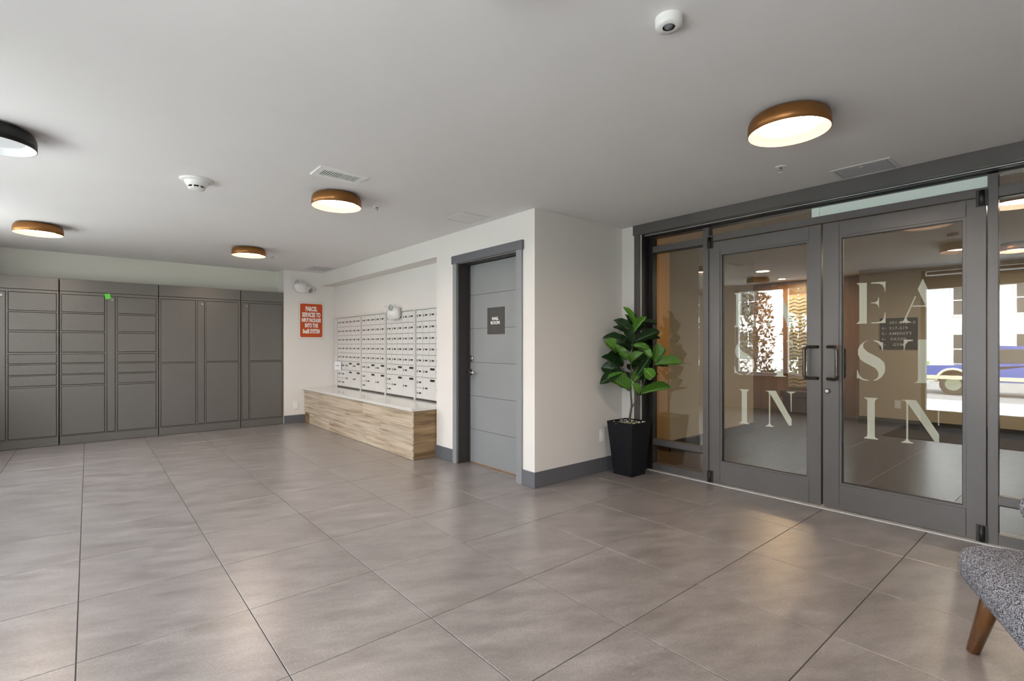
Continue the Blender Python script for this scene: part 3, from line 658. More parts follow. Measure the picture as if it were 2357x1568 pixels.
# ================================================================== WALL SIGN, OUTLETS
sg = empty('wall_sign', (2.765, YL, 1.636)); tag(sg, 'orange rounded notice about parcel services beside the lockers', 'sign')
box('backing_sheet', (-0.205, 0.205, -0.004, 0, -0.305, 0.305), M_acryl, sg, bev=0.001)
bm = bmesh.new(); slab(bm, rrect(0.372, 0.560, 0.032), 0.0012, F_negY); obj('white_border', bm, M_paper, sg, (0, -0.004, 0))
bm = bmesh.new(); slab(bm, rrect(0.356, 0.544, 0.027), 0.0012, F_negY); obj('orange_panel', bm, M_orange, sg, (0, -0.0052, 0))
for s, z, sz, sx in (('PARCEL', 0.184, 0.100, 0.52), ('SERVICES TO', 0.088, 0.098, 0.50), ('INPUT PACKAGES', 0.001, 0.080, 0.46), ('INTO THE', -0.084, 0.088, 0.50), ('SnailE SYSTEM', -0.178, 0.092, 0.475)):
    text('lettering', s, sz, M_letter, sg, (0, -0.0070, z), F_negY, sx=sx, bold=0.0042, space=1.03)
def outlet(label, loc, frame, kind='duplex'):
    t = empty('wall_outlet' if kind == 'duplex' else 'wall_switch', loc); tag(t, label, 'outlet' if kind == 'duplex' else 'switch')
    bm = bmesh.new(); slab(bm, rrect(0.074, 0.120, 0.004, 2), 0.006, frame); bmesh.ops.recalc_face_normals(bm, faces=bm.faces[:]); obj('cover_plate', bm, M_white, t)
    bm = bmesh.new(); slab(bm, rrect(0.034, 0.068, 0.003, 2), 0.0025, frame @ Matrix.Translation((0, 0, 0.006))); bmesh.ops.recalc_face_normals(bm, faces=bm.faces[:]); s = obj('socket_face', bm, M_paper, t)
    for zz in (0.018, -0.018):
        bm = bmesh.new()
        for q in (-0.006, 0.006): slab(bm, [(q - 0.001, zz - 0.004), (q + 0.001, zz - 0.004), (q + 0.001, zz + 0.004), (q - 0.001, zz + 0.004)], 0.0006, frame @ Matrix.Translation((0, 0, 0.0085)))
        obj('socket_slots', bm, M_ink, s)
    return t
outlet('white duplex outlet low on the wall beside the planter', (3.845, Y1, 0.352), F_negY)
outlet('white duplex outlet low under the orange sign', (2.522, YL, 0.28), F_negY)
outlet('white duplex outlet on the lobby wall under the direction sign', (9.276, 1.967, 0.346), F_negX)

# ================================================================== OAK BENCH AND COUNTER
bn = empty('oak_bench', (2.90, 6.52, 0)); tag(bn, 'pale oak plank bench cabinet under the mailboxes', 'bench')
BY0, BY1, BX = 4.765, 8.292, 2.652
cbox('carcass', (BX + 0.012, XA - 0.002, BY0 + 0.012, BY1 - 0.002, 0.002, 0.522), M_oakD, bn)
cbox('corner_trim', (BX - 0.002, BX + 0.012, BY0 - 0.002, BY0 + 0.012, 0.002, 0.522), M_oak, bn)
rowz = [(0.003, 0.168, [5.95, 7.2, 7.86]), (0.170, 0.345, [5.55, 6.62, 7.62]), (0.347, 0.521, [6.05, 7.62])]
for k, (z0, z1, js) in enumerate(rowz):
    ys = [BY0 + 0.013] + js + [BY1 - 0.002]
    for a, b in zip(ys[:-1], ys[1:]):
        if k == 0 and b > BY1 - 0.1: b = 8.05
        p = box('plank', (BX, BX + 0.0115, a + 0.0006, b - 0.0006, z0, z1), M_oak, bn, bev=0.0008, origin=(BX, a, z0)); p.location = Vector((BX, a, z0)) - bn.location
for z0, z1 in ((0.003, 0.168), (0.170, 0.345), (0.347, 0.521)):
    p = box('end_plank', (BX + 0.0125, XA - 0.006, BY0, BY0 + 0.0115, z0, z1), M_oakD, bn, bev=0.0008, origin=(BX, BY0, z0)); p.location = Vector((BX, BY0, z0)) - bn.location
ct = tag(box('counter_slab', (2.632, XA - 0.001, 4.752, 8.296, 0.5235, 0.5545), M_quartz, bev=0.002), 'glossy white stone slab on top of the oak bench', 'countertop')
box('paper_scrap', (-0.02, 0.02, -0.05, 0.05, 0, 0.0015), M_paper).location = (2.86, 5.12, 0.5546)
tag(bpy.data.objects['paper_scrap'], 'small white scrap lying near the front end of the white counter', 'paper')

# ================================================================== CEILING FIXTURES
def drum(label, x, y, lit, r=0.187, cat='ceiling light'):
    t = empty('ceiling_light', (x, y, HC)); tag(t, label, cat, 'round drum ceiling lights')
    h = 0.095
    bm = bmesh.new()
    prof = [(0.001, -0.001), (r * 0.70, -0.001), (r * 0.86, -0.006), (r * 0.95, -0.020), (r * 0.992, -0.040), (r, -0.058), (r, -h), (r - 0.003, -h)]
    lathe(bm, prof, 48); obj('shade', bm, M_glareTint if lit else M_blackm, t, smooth=True)
    bm = bmesh.new(); lathe(bm, [(r - 0.003, -h), (r - 0.004, -h + 0.002), (r * 0.74, -0.062)], 48)
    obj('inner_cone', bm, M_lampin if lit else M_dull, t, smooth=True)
    bm = bmesh.new(); lathe(bm, [(r * 0.74, -0.063), (r * 0.5, -0.066), (r * 0.2, -0.067), (0.001, -0.067)], 48)
    o = obj('diffuser', bm, M_glow if lit else M_dull, t, smooth=True)
    return t
drum('large glow tinted ceiling light, lit, nearest the glass doors', 2.74, 1.035, True, r=0.19)
drum('lit glow tinted ceiling light in the row next to the slotted air vent', 1.493, 3.894, True)
drum('smallest lit glow tinted ceiling light, farthest back over the third locker', 1.493, 6.715, True)
drum('lit glow tinted ceiling light far left over the lockers', -0.372, 6.73, True)
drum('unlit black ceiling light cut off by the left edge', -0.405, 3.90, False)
drum('lit glow tinted ceiling light above the camera, seen only mirrored in the right glass door', 0.87, 1.05, True)
def sprinkler(label, x, y):
    t = empty('sprinkler_head', (x, y, HC)); tag(t, label, 'sprinkler')
    bm = bmesh.new(); lathe(bm, [(0.001, -0.003), (0.028, -0.004), (0.034, -0.001), (0.034, 0)], 24); obj('escutcheon', bm, M_white, t, smooth=True)
    bm = bmesh.new()
    for s in (-1, 1): tube(bm, [(s * 0.008, 0, -0.004), (s * 0.010, 0, -0.020), (s * 0.003, 0, -0.036)], 0.0028, 6)
    lathe(bm, [(0.009, -0.003), (0.009, -0.010)], 12); obj('frame_arm', bm, M_chrome, t, smooth=True)
    bm = bmesh.new(); lathe(bm, [(0.001, -0.036), (0.013, -0.037), (0.015, -0.040), (0.001, -0.039)], 16); obj('deflector', bm, M_white, t, smooth=True)
sprinkler('small sprinkler head near the middle lit ceiling light', 1.882, 4.006)
sprinkler('white sprinkler head below the large lit ceiling light', 3.506, 1.372)
sprinkler('tiny sprinkler head beside the farthest ceiling light', 1.874, 7.129)
t = empty('smoke_detector', (0.591, 4.19, HC)); tag(t, 'white cone shaped smoke detector on the left part of the ceiling', 'smoke detector')
bm = bmesh.new(); lathe(bm, [(0.102, 0), (0.104, -0.006), (0.098, -0.012), (0.075, -0.016)], 40); obj('base_ring', bm, M_white, t, smooth=True)
bm = bmesh.new(); lathe(bm, [(0.076, -0.015), (0.066, -0.040), (0.056, -0.050)], 40); obj('body', bm, M_white, t, smooth=True)
bm = bmesh.new(); lathe(bm, [(0.050, -0.050), (0.050, -0.062)], 40); sl = obj('sensing_gap', bm, M_blk, t, smooth=True)
bm = bmesh.new()
for i in range(8):
    a = 2 * math.pi * (i + 0.3) / 8; m4 = Matrix.Rotation(a, 4, 'Z')
    slab(bm, [(0.049, -0.005), (0.055, -0.005), (0.055, 0.005), (0.049, 0.005)], 0.012, m4 @ Matrix.Translation((0, 0, -0.062)))
obj('ribs', bm, M_white, t)
bm = bmesh.new(); lathe(bm, [(0.054, -0.061), (0.052, -0.068), (0.030, -0.073), (0.001, -0.074)], 40); obj('cap', bm, M_white, t, smooth=True)
t = empty('motion_sensor', (1.605, 1.012, HC)); tag(t, 'round white motion sensor at the top edge of the picture', 'sensor')
bm = bmesh.new(); lathe(bm, [(0.048, 0), (0.0475, -0.028), (0.045, -0.0325), (0.022, -0.033)], 40); obj('housing', bm, M_white, t, smooth=True)
bm = bmesh.new(); lathe(bm, [(0.022, -0.032), (0.021, -0.026), (0.018, -0.026)], 32); obj('lens_rim', bm, M_blk, t, smooth=True)
bm = bmesh.new(); lathe(bm, [(0.018, -0.026), (0.014, -0.034), (0.007, -0.039), (0.001, -0.040)], 24); obj('lens', bm, mat('sensor_lens', (0.14, 0.14, 0.155), 0.3), t, smooth=True)
# slotted vent
t = empty('air_vent', (1.336, 3.427, HC)); tag(t, 'white slotted air vent in the ceiling beside the middle lamp', 'vent')
bm = bmesh.new(); W, D = 0.168, 0.104
for q in ((-W, W, -D, -0.058), (-W, W, 0.058, D), (-W, -0.132, -0.058, 0.058), (0.132, W, -0.058, 0.058)): bx(bm, q[0], q[1], q[2], q[3], -0.008, 0)
obj('frame', bm, M_white, t)
box('backing', (-0.132, 0.132, -0.058, 0.058, -0.0012, -0.0002), M_ink, t)
for i in range(17):
    s = box('slat', (-0.0016, 0.0016, -0.058, 0.058, -0.008, -0.0015), M_white, t); s.location = (-0.124 + i * 0.0155, 0, 0); s.rotation_euler = (0, R(8), 0)
for x in (-0.15, 0.15): cyl('screw', (x, 0, -0.008), (0, 0, -1), 0.004, 0.001, M_chrome, t, seg=10)
def hatch(label, x0, x1, y0, y1, m):
    t = empty('access_panel', ((x0 + x1) / 2, (y0 + y1) / 2, HC)); tag(t, label, 'panel'); w, d = (x1 - x0) / 2, (y1 - y0) / 2
    bm = bmesh.new(); e = 0.022
    for q in ((-w, w, -d, -d + e), (-w, w, d - e, d), (-w, -w + e, -d + e, d - e), (w - e, w, -d + e, d - e)): bx(bm, q[0], q[1], q[2], q[3], -0.004, 0)
    obj('frame', bm, M_white2, t)
    box('door_leaf', (-w + e + 0.004, w - e - 0.004, -d + e + 0.004, d - e - 0.004, -0.0035, 0), m, t)
    box('shadow_gap', (-w + e, w - e, -d + e, d - e, -0.0008, -0.0001), M_ink, t)
    cyl('latch', (-w + 0.055, 0, -0.0035), (0, 0, -1), 0.012, 0.002, M_white, t, seg=16)
M_white2 = mat('panel_frame_paint', (0.66, 0.66, 0.67), 0.6)
M_hatch = mat('panel_leaf_paint', (0.50, 0.51, 0.55), 0.6)
hatch('grey framed access panel in the ceiling above the right glass door', 3.850, 4.125, 0.855, 1.195, M_hatch)
hatch('faint square access panel in the ceiling above the mail room door', 2.552, 2.835, 3.655, 3.985, M_ceil)
hatch('faint access panel in the far ceiling corner near the mailboxes', 2.56, 2.90, 7.60, 8.02, M_hatch)

# ================================================================== PLANTER WITH FIG
pt = empty('planter', (3.965, 2.93, 0)); tag(pt, 'tall tapered square black planter beside the storefront', 'planter')
def frustum(bm, b, t_, z0, z1, rev=False):
    vs = [bm.verts.new((sx * b, sy * b, z0)) for sx, sy in ((-1, -1), (1, -1), (1, 1), (-1, 1))] + [bm.verts.new((sx * t_, sy * t_, z1)) for sx, sy in ((-1, -1), (1, -1), (1, 1), (-1, 1))]
    for i in range(4): bm.faces.new([vs[i], vs[(i + 1) % 4], vs[4 + (i + 1) % 4], vs[4 + i]][::(-1 if rev else 1)])
    return vs
bm = bmesh.new(); v1 = frustum(bm, 0.106, 0.151, 0.0015, 0.506); v2 = frustum(bm, 0.130, 0.139, 0.44, 0.506, True)
bm.faces.new(v1[:4][::-1]); bm.faces.new(v2[:4])
for i in range(4): bm.faces.new((v1[4 + i], v1[4 + (i + 1) % 4], v2[4 + (i + 1) % 4], v2[4 + i]))
bmesh.ops.bevel(bm, geom=[e for e in bm.edges if abs(e.verts[0].co.z - e.verts[1].co.z) > 0.2], offset=0.003, segments=2, affect='EDGES')
obj('pot', bm, M_pot, pt)
bm = bmesh.new(); n = 14
grid = [[bm.verts.new((-0.134 + 0.268 * i / n, -0.134 + 0.268 * j / n, 0.487 + random.uniform(-0.004, 0.006))) for j in range(n + 1)] for i in range(n + 1)]
for i in range(n):
    for j in range(n): bm.faces.new((grid[i][j], grid[i + 1][j], grid[i + 1][j + 1], grid[i][j + 1]))
obj('soil', bm, M_soil, pt, smooth=True)
bm = bmesh.new()
for i in range(75):
    a = random.uniform(-0.128, 0.128), random.uniform(-0.128, 0.128); r = random.uniform(0.005, 0.011)
    bmesh.ops.create_icosphere(bm, subdivisions=1, radius=r, matrix=Matrix.Translation((a[0], a[1], 0.494 + random.uniform(0, 0.008))) @ Matrix.Diagonal((1, random.uniform(0.6, 1), 0.6, 1)))
tag(obj('pebbles', bm, M_stone, pt, smooth=True), kind='stuff')
bm = bmesh.new()
for i in range(110):
    bmesh.ops.create_icosphere(bm, subdivisions=1, radius=random.uniform(0.006, 0.012), matrix=Matrix.Translation((random.gauss(-0.03, 0.05), random.gauss(-0.04, 0.04), 0.491)))
tag(obj('moss', bm, M_moss, pt, smooth=True), kind='stuff')
# the tree: local frame a = along picture right, b = depth away, z = height
fg = empty('fig_tree', (3.965, 2.93, 0.495)); tag(fg, 'fiddle leaf fig with glossy green leaves growing in the black planter', 'plant')
AX, BX_ = Vector((0.762, -0.647, 0)), Vector((0.647, 0.762, 0))
def P(cx, cy, b=0.0): return AX * ((cx - 385) * 0.001205) + BX_ * b + Vector((0, 0, 1.714 - 0.001205 * cy - 0.495))
bm = bmesh.new(); tube(bm, [P(385, 1012), P(398, 930), P(405, 880), P(397, 760), P(398, 650), P(402, 540), P(408, 450), P(412, 350), P(410, 270)], [0.012, 0.011, 0.0105, 0.008, 0.0075, 0.007, 0.006, 0.005, 0.003], 10)
obj('trunk', bm, M_bark, fg, smooth=True)
for pts in ([P(405, 900), P(430, 850, -0.01), P(465, 780, -0.02), P(505, 670, -0.03), P(545, 600, -0.04), P(580, 545, -0.05)],
            [P(400, 700), P(360, 640, -0.03), P(330, 590, -0.05), P(300, 560, -0.06)],
            [P(402, 640), P(430, 590, 0.03), P(480, 560, 0.05), P(510, 500, 0.05)],
            [P(403, 560), P(370, 470, -0.04), P(320, 430, -0.05)]):
    bm = bmesh.new(); tube(bm, pts, [0.0062 * (1 - 0.12 * i) for i in range(len(pts))], 8); obj('branch', bm, M_bark, fg, smooth=True)
def leaf_mesh(seed, m):
    rnd = random.Random(seed); bm = bmesh.new(); nu, nv = 8, 12
    uvl = bm.loops.layers.uv.new('uv'); cup = rnd.uniform(0.25, 0.5); bend = rnd.uniform(0.12, 0.3); ph = rnd.uniform(0, 6)
    V = {}
    for j in range(nv + 1):
        v = j / nv
        w = 0.5 * (math.sin(math.pi * min(1, v ** 0.85)) ** 0.55) * (0.62 + 0.42 * v) * (1 - 0.13 * math.exp(-((v - 0.42) / 0.12) ** 2)) if 0 < v < 1 else 0.0
        if v >= 0.999: w = 0.05
        if v == 0: w = 0.02
        for i in range(nu + 1):
            u = i / nu * 2 - 1
            wave = 0.030 * math.sin(v * 19 + ph + u * 1.5) * abs(u)
            V[i, j] = bm.verts.new((u * w, v, cup * abs(u) ** 1.4 * w * 1.6 + wave - bend * v * v + bend * 0.3 * v))
    for j in range(nv):
        for i in range(nu):
            f = bm.faces.new((V[i, j], V[i + 1, j], V[i + 1, j + 1], V[i, j + 1])); f.smooth = True
            for l, (a, b) in zip(f.loops, ((i, j), (i + 1, j), (i + 1, j + 1), (i, j + 1))): l[uvl].uv = (a / nu, b / nv)
    me = bpy.data.meshes.new('leaf'); bm.to_mesh(me); bm.free(); me.materials.append(m); return me
LB = [leaf_mesh(s, M_leafLit) for s in range(4)]; LD = [leaf_mesh(s + 10, M_leafUnlit) for s in range(4)]
# base, tip (picture grid of the crown), width, depth at base and tip, window-lit colour?
LEAVES = [
 (415,225,348,97,.075,0,-.02,1),(388,245,362,155,.075,.0,-.03,0),(417,302,495,172,.10,-.02,-.06,1),(450,245,545,200,.11,.02,.05,0),(405,295,268,200,.115,-.02,-.06,0),
 (415,340,285,240,.12,.03,.06,0),(400,385,335,265,.15,-.03,-.08,0),(430,372,605,283,.13,0,-.05,0),(455,385,628,325,.12,.02,.02,0),(400,385,198,325,.11,.02,.04,0),
 (400,415,285,370,.14,-.02,-.07,0),(276,452,195,360,.19,-.06,-.10,1),(325,525,275,405,.13,-.05,-.09,1),(398,540,312,462,.12,-.03,-.11,1),(396,540,458,455,.115,-.02,-.09,1),
 (415,398,530,418,.085,0,-.05,1),(545,505,495,422,.10,-.03,-.03,1),(573,525,600,392,.15,-.05,-.09,1),(580,530,645,420,.13,-.05,-.08,1),(578,550,770,522,.145,-.05,-.10,1),
 (590,560,702,548,.11,-.02,.02,0),(540,650,615,615,.12,.02,.03,0),(560,655,495,588,.14,-.06,-.10,1),(440,640,538,490,.10,-.03,-.06,0),(417,692,485,585,.105,-.02,-.05,1),
 (300,590,178,480,.20,-.04,-.07,0),(290,600,175,575,.15,.02,.04,0),(330,598,152,685,.13,-.04,-.08,0),(388,755,212,640,.19,-.02,-.09,1),(462,785,416,705,.12,-.02,-.06,1),
 (470,785,685,716,.12,-.03,-.09,1),(450,800,560,738,.12,0,.02,0),(395,600,445,560,.13,.05,.10,0),(400,450,320,340,.16,.05,.09,0),(430,460,530,330,.18,.05,.09,0),
 (425,560,520,470,.17,.05,.08,0),(370,520,230,460,.17,.03,.06,0),(470,640,430,480,.16,.06,.08,0),(385,690,360,610,.12,.04,.08,0),(410,330,520,230,.14,.04,.07,0),
 (410,300,440,150,.11,.03,.05,0),(520,560,560,440,.14,.03,.04,0),(500,690,540,620,.14,.04,.08,0),(420,420,560,400,.15,.03,.02,0),(385,430,270,420,.15,.03,.04,0),(500,215,612,222,.08,.03,.04,0),
 (450,520,470,400,.16,.03,.02,0),(350,560,250,520,.16,.05,.06,0),(395,300,420,190,.12,.02,.01,0),(490,600,545,500,.12,-.01,-.03,0)]
for k, (bx0, by0, tx, ty, w, db_, dt, br) in enumerate(LEAVES):
    base_p, tip = P(bx0, by0, db_), P(tx, ty, dt); y = tip - base_p; Lh = y.length * 1.04; y.normalize()
    rnd = random.Random(k)
    nrm = (-BX_ * rnd.uniform(0.5, 1.0) + Vector((0, 0, rnd.uniform(0.25, 0.8))) + AX * rnd.uniform(-0.35, 0.35)) if br else (-BX_ * rnd.uniform(0.3, 1.0) + Vector((0, 0, rnd.uniform(0.2, 1.0))) + AX * rnd.uniform(-0.6, 0.6))
    nrm = (nrm - y * nrm.dot(y)).normalized(); x = y.cross(nrm).normalized()
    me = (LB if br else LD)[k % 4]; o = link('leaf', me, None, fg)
    w2 = w * 1.02
    o.matrix_local = Matrix(((x.x * w2, y.x * Lh, nrm.x * Lh, base_p.x), (x.y * w2, y.y * Lh, nrm.y * Lh, base_p.y), (x.z * w2, y.z * Lh, nrm.z * Lh, base_p.z), (0, 0, 0, 1)))

# ================================================================== ARMCHAIR
def soft(bm, x0, x1, y0, y1, z0, z1, r, seg=5): bx(bm, x0, x1, y0, y1, z0, z1, r, seg)
def armchair(label, loc, rz):
    t = empty('armchair', loc, rz); tag(t, label, 'armchair', 'heather grey armchairs by the storefront')
    bm = bmesh.new(); soft(bm, -0.315, 0.315, -0.30, 0.31, 0.275, 0.435, 0.058)
    for v in bm.verts:
        if v.co.z > 0.38 and abs(v.co.x) < 0.26 and abs(v.co.y) < 0.26: v.co.z += 0.008
    obj('seat', bm, M_fabric, t, smooth=True)
    bm = bmesh.new(); soft(bm, -0.30, 0.30, -0.40, -0.27, 0.30, 0.86, 0.055)
    for v in bm.verts: v.co.y -= 0.28 * max(0, v.co.z - 0.35)
    obj('backrest', bm, M_fabric, t, smooth=True)
    for s in (-1, 1):
        bm = bmesh.new(); a, b = sorted((s * 0.285, s * 0.385)); soft(bm, a, b, -0.40, 0.105, 0.535, 0.645, 0.048)
        arm = obj('armrest', bm, M_fabric, t, smooth=True)
        bm = bmesh.new(); soft(bm, a + 0.012, b - 0.012, -0.38, -0.20, 0.30, 0.56, 0.03); obj('arm_support', bm, M_fabric, arm, smooth=True)
    for sx in (-1, 1):
        for sy in (-1, 1):
            bm = bmesh.new(); x, y = sx * 0.235, 0.205 if sy > 0 else -0.24
            tube(bm, [(x, y, 0.30), (x + sx * 0.018, y + sy * 0.018, 0.20), (x + sx * 0.055, y + sy * 0.055, 0.002)], [0.036, 0.032, 0.0215], 20)
            obj('leg', bm, M_leg, t, smooth=True)
    return t
armchair('heather grey knit armchair on tapered walnut legs at the right edge', (2.545, -0.02, 0), R(22.5))

# ================================================================== LOBBY BEHIND THE GLASS
def lobby_light(label, x, y, r): drum(label, x, y, True, r)
drum('lit lobby ceiling light seen through the pane at the right edge', 5.50, 0.40, True, 0.19)
drum('lit lobby ceiling light farther back through the right edge pane', 8.2, 0.62, True, 0.17)
for lx in (6.0, 8.2):
    lamp('lobby_unseen_fill', 'AREA', (lx, -1.0, HC - 0.02), (0, 0, 0), 9, (1.0, 0.80, 0.62), shape='DISK', size=0.28)  # no fixtures: added out of view to brighten the lobby
lamp('lobby_fill_lamp', 'AREA', (7.6, 0.9, HC - 0.02), (0, 0, 0), 10, (1.0, 0.80, 0.58), shape='DISK', size=0.10)  # added fill light, no fixture belongs to it
def downlight(label, x, y, r):
    t = empty('downlight', (x, y, HC)); tag(t, label, 'downlight')
    bm = bmesh.new(); lathe(bm, [(r, 0), (r, -0.004), (r * 0.8, -0.004), (r * 0.78, 0)], 28); obj('trim_ring', bm, M_white, t, smooth=True)
    bm = bmesh.new(); lathe(bm, [(r * 0.79, -0.002), (0.001, -0.002)], 28); obj('lit_lens', bm, M_glow2, t)
M_glow2 = mat('downlight_lens_lit', (0.9, 0.8, 0.7), 0.5, emit=((1.0, 0.70, 0.40), 30.0))
downlight('round lit downlight in the lobby ceiling seen through the left glass door', 8.24, 3.50, 0.12)
downlight('small warm downlight in front of the wood panels, through the left glass door', 9.45, 3.68, 0.07)
lamp('lobby_spot', 'AREA', (9.45, 3.68, HC - 0.02), (0, 0, 0), 10, (1.0, 0.66, 0.36), shape='DISK', size=0.14)
lamp('lobby_corridor_lamp', 'AREA', (4.72, 4.6, HC - 0.10), (0, 0, 0), 16, (1.0, 0.52, 0.14), shape='DISK', size=0.3)  # unseen and without a fixture; warms the wall behind the side pane
wp = empty('wood_panelling', (9.99, 4.0, 0)); tag(wp, 'warm wood wall panelling in the lobby seen through the glass doors', 'panelling')
y = 2.47
for i in range(5):
    cbox('panel', (9.975, 9.998, y, y + 0.497, 0.01, 1.98), M_walnut, wp, bev=0.002); cbox('panel', (9.975, 9.998, y, y + 0.497, 1.985, 2.41), M_walnut, wp, bev=0.002); y += 0.5
ch = empty('chevron_panel', (9.96, 3.48, 1.25)); tag(ch, 'tall chevron textured wall panel in the lobby, through the left glass door', 'panel')
box('backing', (-0.006, 0.012, -0.29, 0.29, -0.80, 0.92), M_beige, ch)
bm = bmesh.new()
for i in range(26):
    for j in range(6):
        z = -0.78 + i * 0.064; yy = -0.27 + j * 0.09; s = 1 if j % 2 else -1
        vs = [bm.verts.new(p) for p in ((-0.022, yy, z + (0.03 if s > 0 else 0)), (-0.022, yy + 0.09, z + (0 if s > 0 else 0.03)), (-0.006, yy + 0.09, z + (0 if s > 0 else 0.03) + 0.045), (-0.006, yy, z + (0.03 if s > 0 else 0) + 0.045))]
        bm.faces.new(vs)
obj('chevron_relief', bm, M_beige, ch)
lb = empty('lobby_bench', (9.80, 3.35, 0)); tag(lb, 'low dark bench against the lobby wood panelling', 'bench')
box('bench_seat', (-0.2, 0.15, -0.42, 0.42, 0.30, 0.42), M_dark, lb, bev=0.01); 
for yy in (-0.36, 0.36): box('bench_leg', (-0.16, 0.12, yy - 0.03, yy + 0.03, 0.002, 0.30), M_dark, lb)
ds = empty('direction_sign', (9.272, 1.957, 1.409)); tag(ds, 'black lobby sign listing 201-216, 217-219, amenity, patio and gym with arrows', 'sign')
box('sign_plate', (-0.012, 0.003, -0.2295, 0.2295, -0.235, 0.235), M_sign, ds, bev=0.001)
M_lett2 = mat('silver_lettering', (0.72, 0.72, 0.70), 0.5)
for s, z, yy, ar in (('201-216', 0.165, 0.0, 1), ('217-219', 0.082, 0.0, -1), ('AMENITY', 0.0, -0.025, -1), ('PATIO', -0.085, 0.0, -1), ('GYM', -0.168, 0.0, -1)):
    text('lettering', s, 0.058, M_lett2, ds, (-0.0135, -yy * -1, z), F_negX, sx=1.05, bold=0.0008, space=1.12)
    bm = bmesh.new(); yc = 0.175 if ar < 0 else -0.175
    dirn = -1 if ar > 0 else 1
    tip = yc + dirn * 0.026
    bx(bm, -0.0145, -0.0135, yc - 0.026, yc + 0.026, z - 0.0028, z + 0.0028)
    for s2 in (-1, 1):
        vs = [bm.verts.new((-0.014, tip + a * dirn, z + b * s2)) for a, b in ((0.002, -0.003), (-0.022, 0.021), (-0.022, 0.028), (0.006, 0.0))]
        bm.faces.new(vs)
    obj('arrow', bm, M_lett2, ds)

# ================================================================== STREET SIDE WINDOWS AND ENTRANCE (mirrored in the glass)
M_vinyl = mat('white_window_frame', (0.72, 0.73, 0.74), 0.4)
M_entry = mat('dark_brown_frame', (0.035, 0.022, 0.018), 0.4)
def street_window(num, y0, y1, z0, z1, label):
    w = empty('window_%d' % num, (-1.32, (y0 + y1) / 2, z0)); tag(w, label, 'window', kind='structure')
    ym = (y0 + y1) / 2; f = 0.055
    bm = bmesh.new()
    for q in ((y0, y0 + f, z0, z1), (y1 - f, y1, z0, z1), (y0, y1, z1 - f, z1), (y0, y1, z0, z0 + f), (ym - 0.04, ym + 0.04, z0, z1)):
        bx(bm, *rel((-1.36, -1.285, *q), w.location))
    obj('frame', bm, M_vinyl, w)
    cbox('sill', (-1.30, -1.20, y0 - 0.03, y1 + 0.03, z0 - 0.022, z0 + 0.004), M_vinyl, w, bev=0.002)
    cbox('pane', (-1.325, -1.319, y0 + f, ym - 0.04, z0 + f, z1 - f), M_glassW, w); cbox('pane', (-1.325, -1.319, ym + 0.04, y1 - f, z0 + f, z1 - f), M_glassW, w)
street_window(11, 2.85, 4.72, 0.66, 2.34, 'two pane street window mirrored in the left glass door')
street_window(12, 5.45, 7.30, 0.66, 2.34, 'street window beside the lockers, outside the picture to the left')
en = empty('trim_4', (-1.32, 0.0, 0)); tag(en, 'dark brown frame of the street entrance mirrored in the right glass door', 'window frame', kind='structure')
for y0, y1 in ((1.745, 1.80), (0.555, 0.63), (-0.40, -0.33), (-0.90, -0.85)): cbox('post', (-1.37, -1.27, y0, y1, 0, 2.385), M_entry, en)
cbox('head_rail', (-1.37, -1.27, -0.90, 1.80, 2.10, 2.295), M_entry, en); cbox('top_rail', (-1.37, -1.27, -0.90, 1.80, 2.372, 2.385), M_entry, en)
cbox('bottom_rail', (-1.36, -1.28, -0.90, 1.80, 0.02, 0.235), M_entry, en); cbox('sill_strip', (-1.40, -1.235, -0.90, 1.80, 0.0, 0.018), M_chrome, en)
for y0, y1 in ((0.63, 1.745), (-0.33, 0.555), (-0.85, -0.40)):
    cbox('pane', (-1.323, -1.317, y0, y1, 0.235, 2.10), M_glassW, en); cbox('pane', (-1.323, -1.317, y0, y1, 2.295, 2.372), M_glassW, en)
tag(box('entrance_mat', (-1.20, 0.32, -0.5, 1.93, 0.0012, 0.009), M_mat, bev=0.002), 'dark entrance mat inside the street door, mirrored in the glass', 'mat')

# ================================================================== THE STREET
M_paveo = mat('pale_concrete', (0.62, 0.61, 0.59), 0.9, noise=(6, 0.06))
M_grass = mat('grass', (0.13, 0.22, 0.05), 0.95, noise=(20, 0.5))
M_road = mat('asphalt', (0.25, 0.25, 0.26), 0.9, noise=(30, 0.1))
M_siding = mat('white_siding', (0.86, 0.87, 0.88), 0.7)
M_roof = mat('grey_roof', (0.20, 0.20, 0.22), 0.8)
M_sidd = mat('blue_grey_siding', (0.34, 0.40, 0.46), 0.7)
M_wind = mat('dark_window', (0.03, 0.04, 0.05), 0.15)
M_fol = mat('street_foliage', (0.035, 0.055, 0.02), 0.8, noise=(8, 0.5))
M_foltan = mat('bronze_foliage', (0.075, 0.055, 0.03), 0.8, noise=(8, 0.5))
struct('floor_pavement', [(-6.3, -1.40, -14, 22, -0.12, -0.01)], M_paveo, 'sunlit concrete pavement outside the entrance', 'pavement')
struct('floor_road', [(-24, -9.5, -30, 40, -0.62, -0.50)], M_road, 'grey road beyond the lawn', 'road')
bm = bmesh.new(); vs = [bm.verts.new(p) for p in ((-6.3, -30, -0.02), (-6.3, 40, -0.02), (-9.5, 40, -0.48), (-9.5, -30, -0.48), (-6.3, -30, -0.6), (-6.3, 40, -0.6), (-9.5, 40, -0.62), (-9.5, -30, -0.62))]
for f in ((0, 1, 2, 3), (7, 6, 5, 4), (0, 4, 5, 1), (3, 2, 6, 7), (0, 3, 7, 4), (1, 5, 6, 2)): bm.faces.new([vs[i] for i in f])
bmesh.ops.recalc_face_normals(bm, faces=bm.faces[:])
tag(obj('lawn', bm, M_grass), 'sloping grass strip between pavement and road', 'lawn', kind='structure')
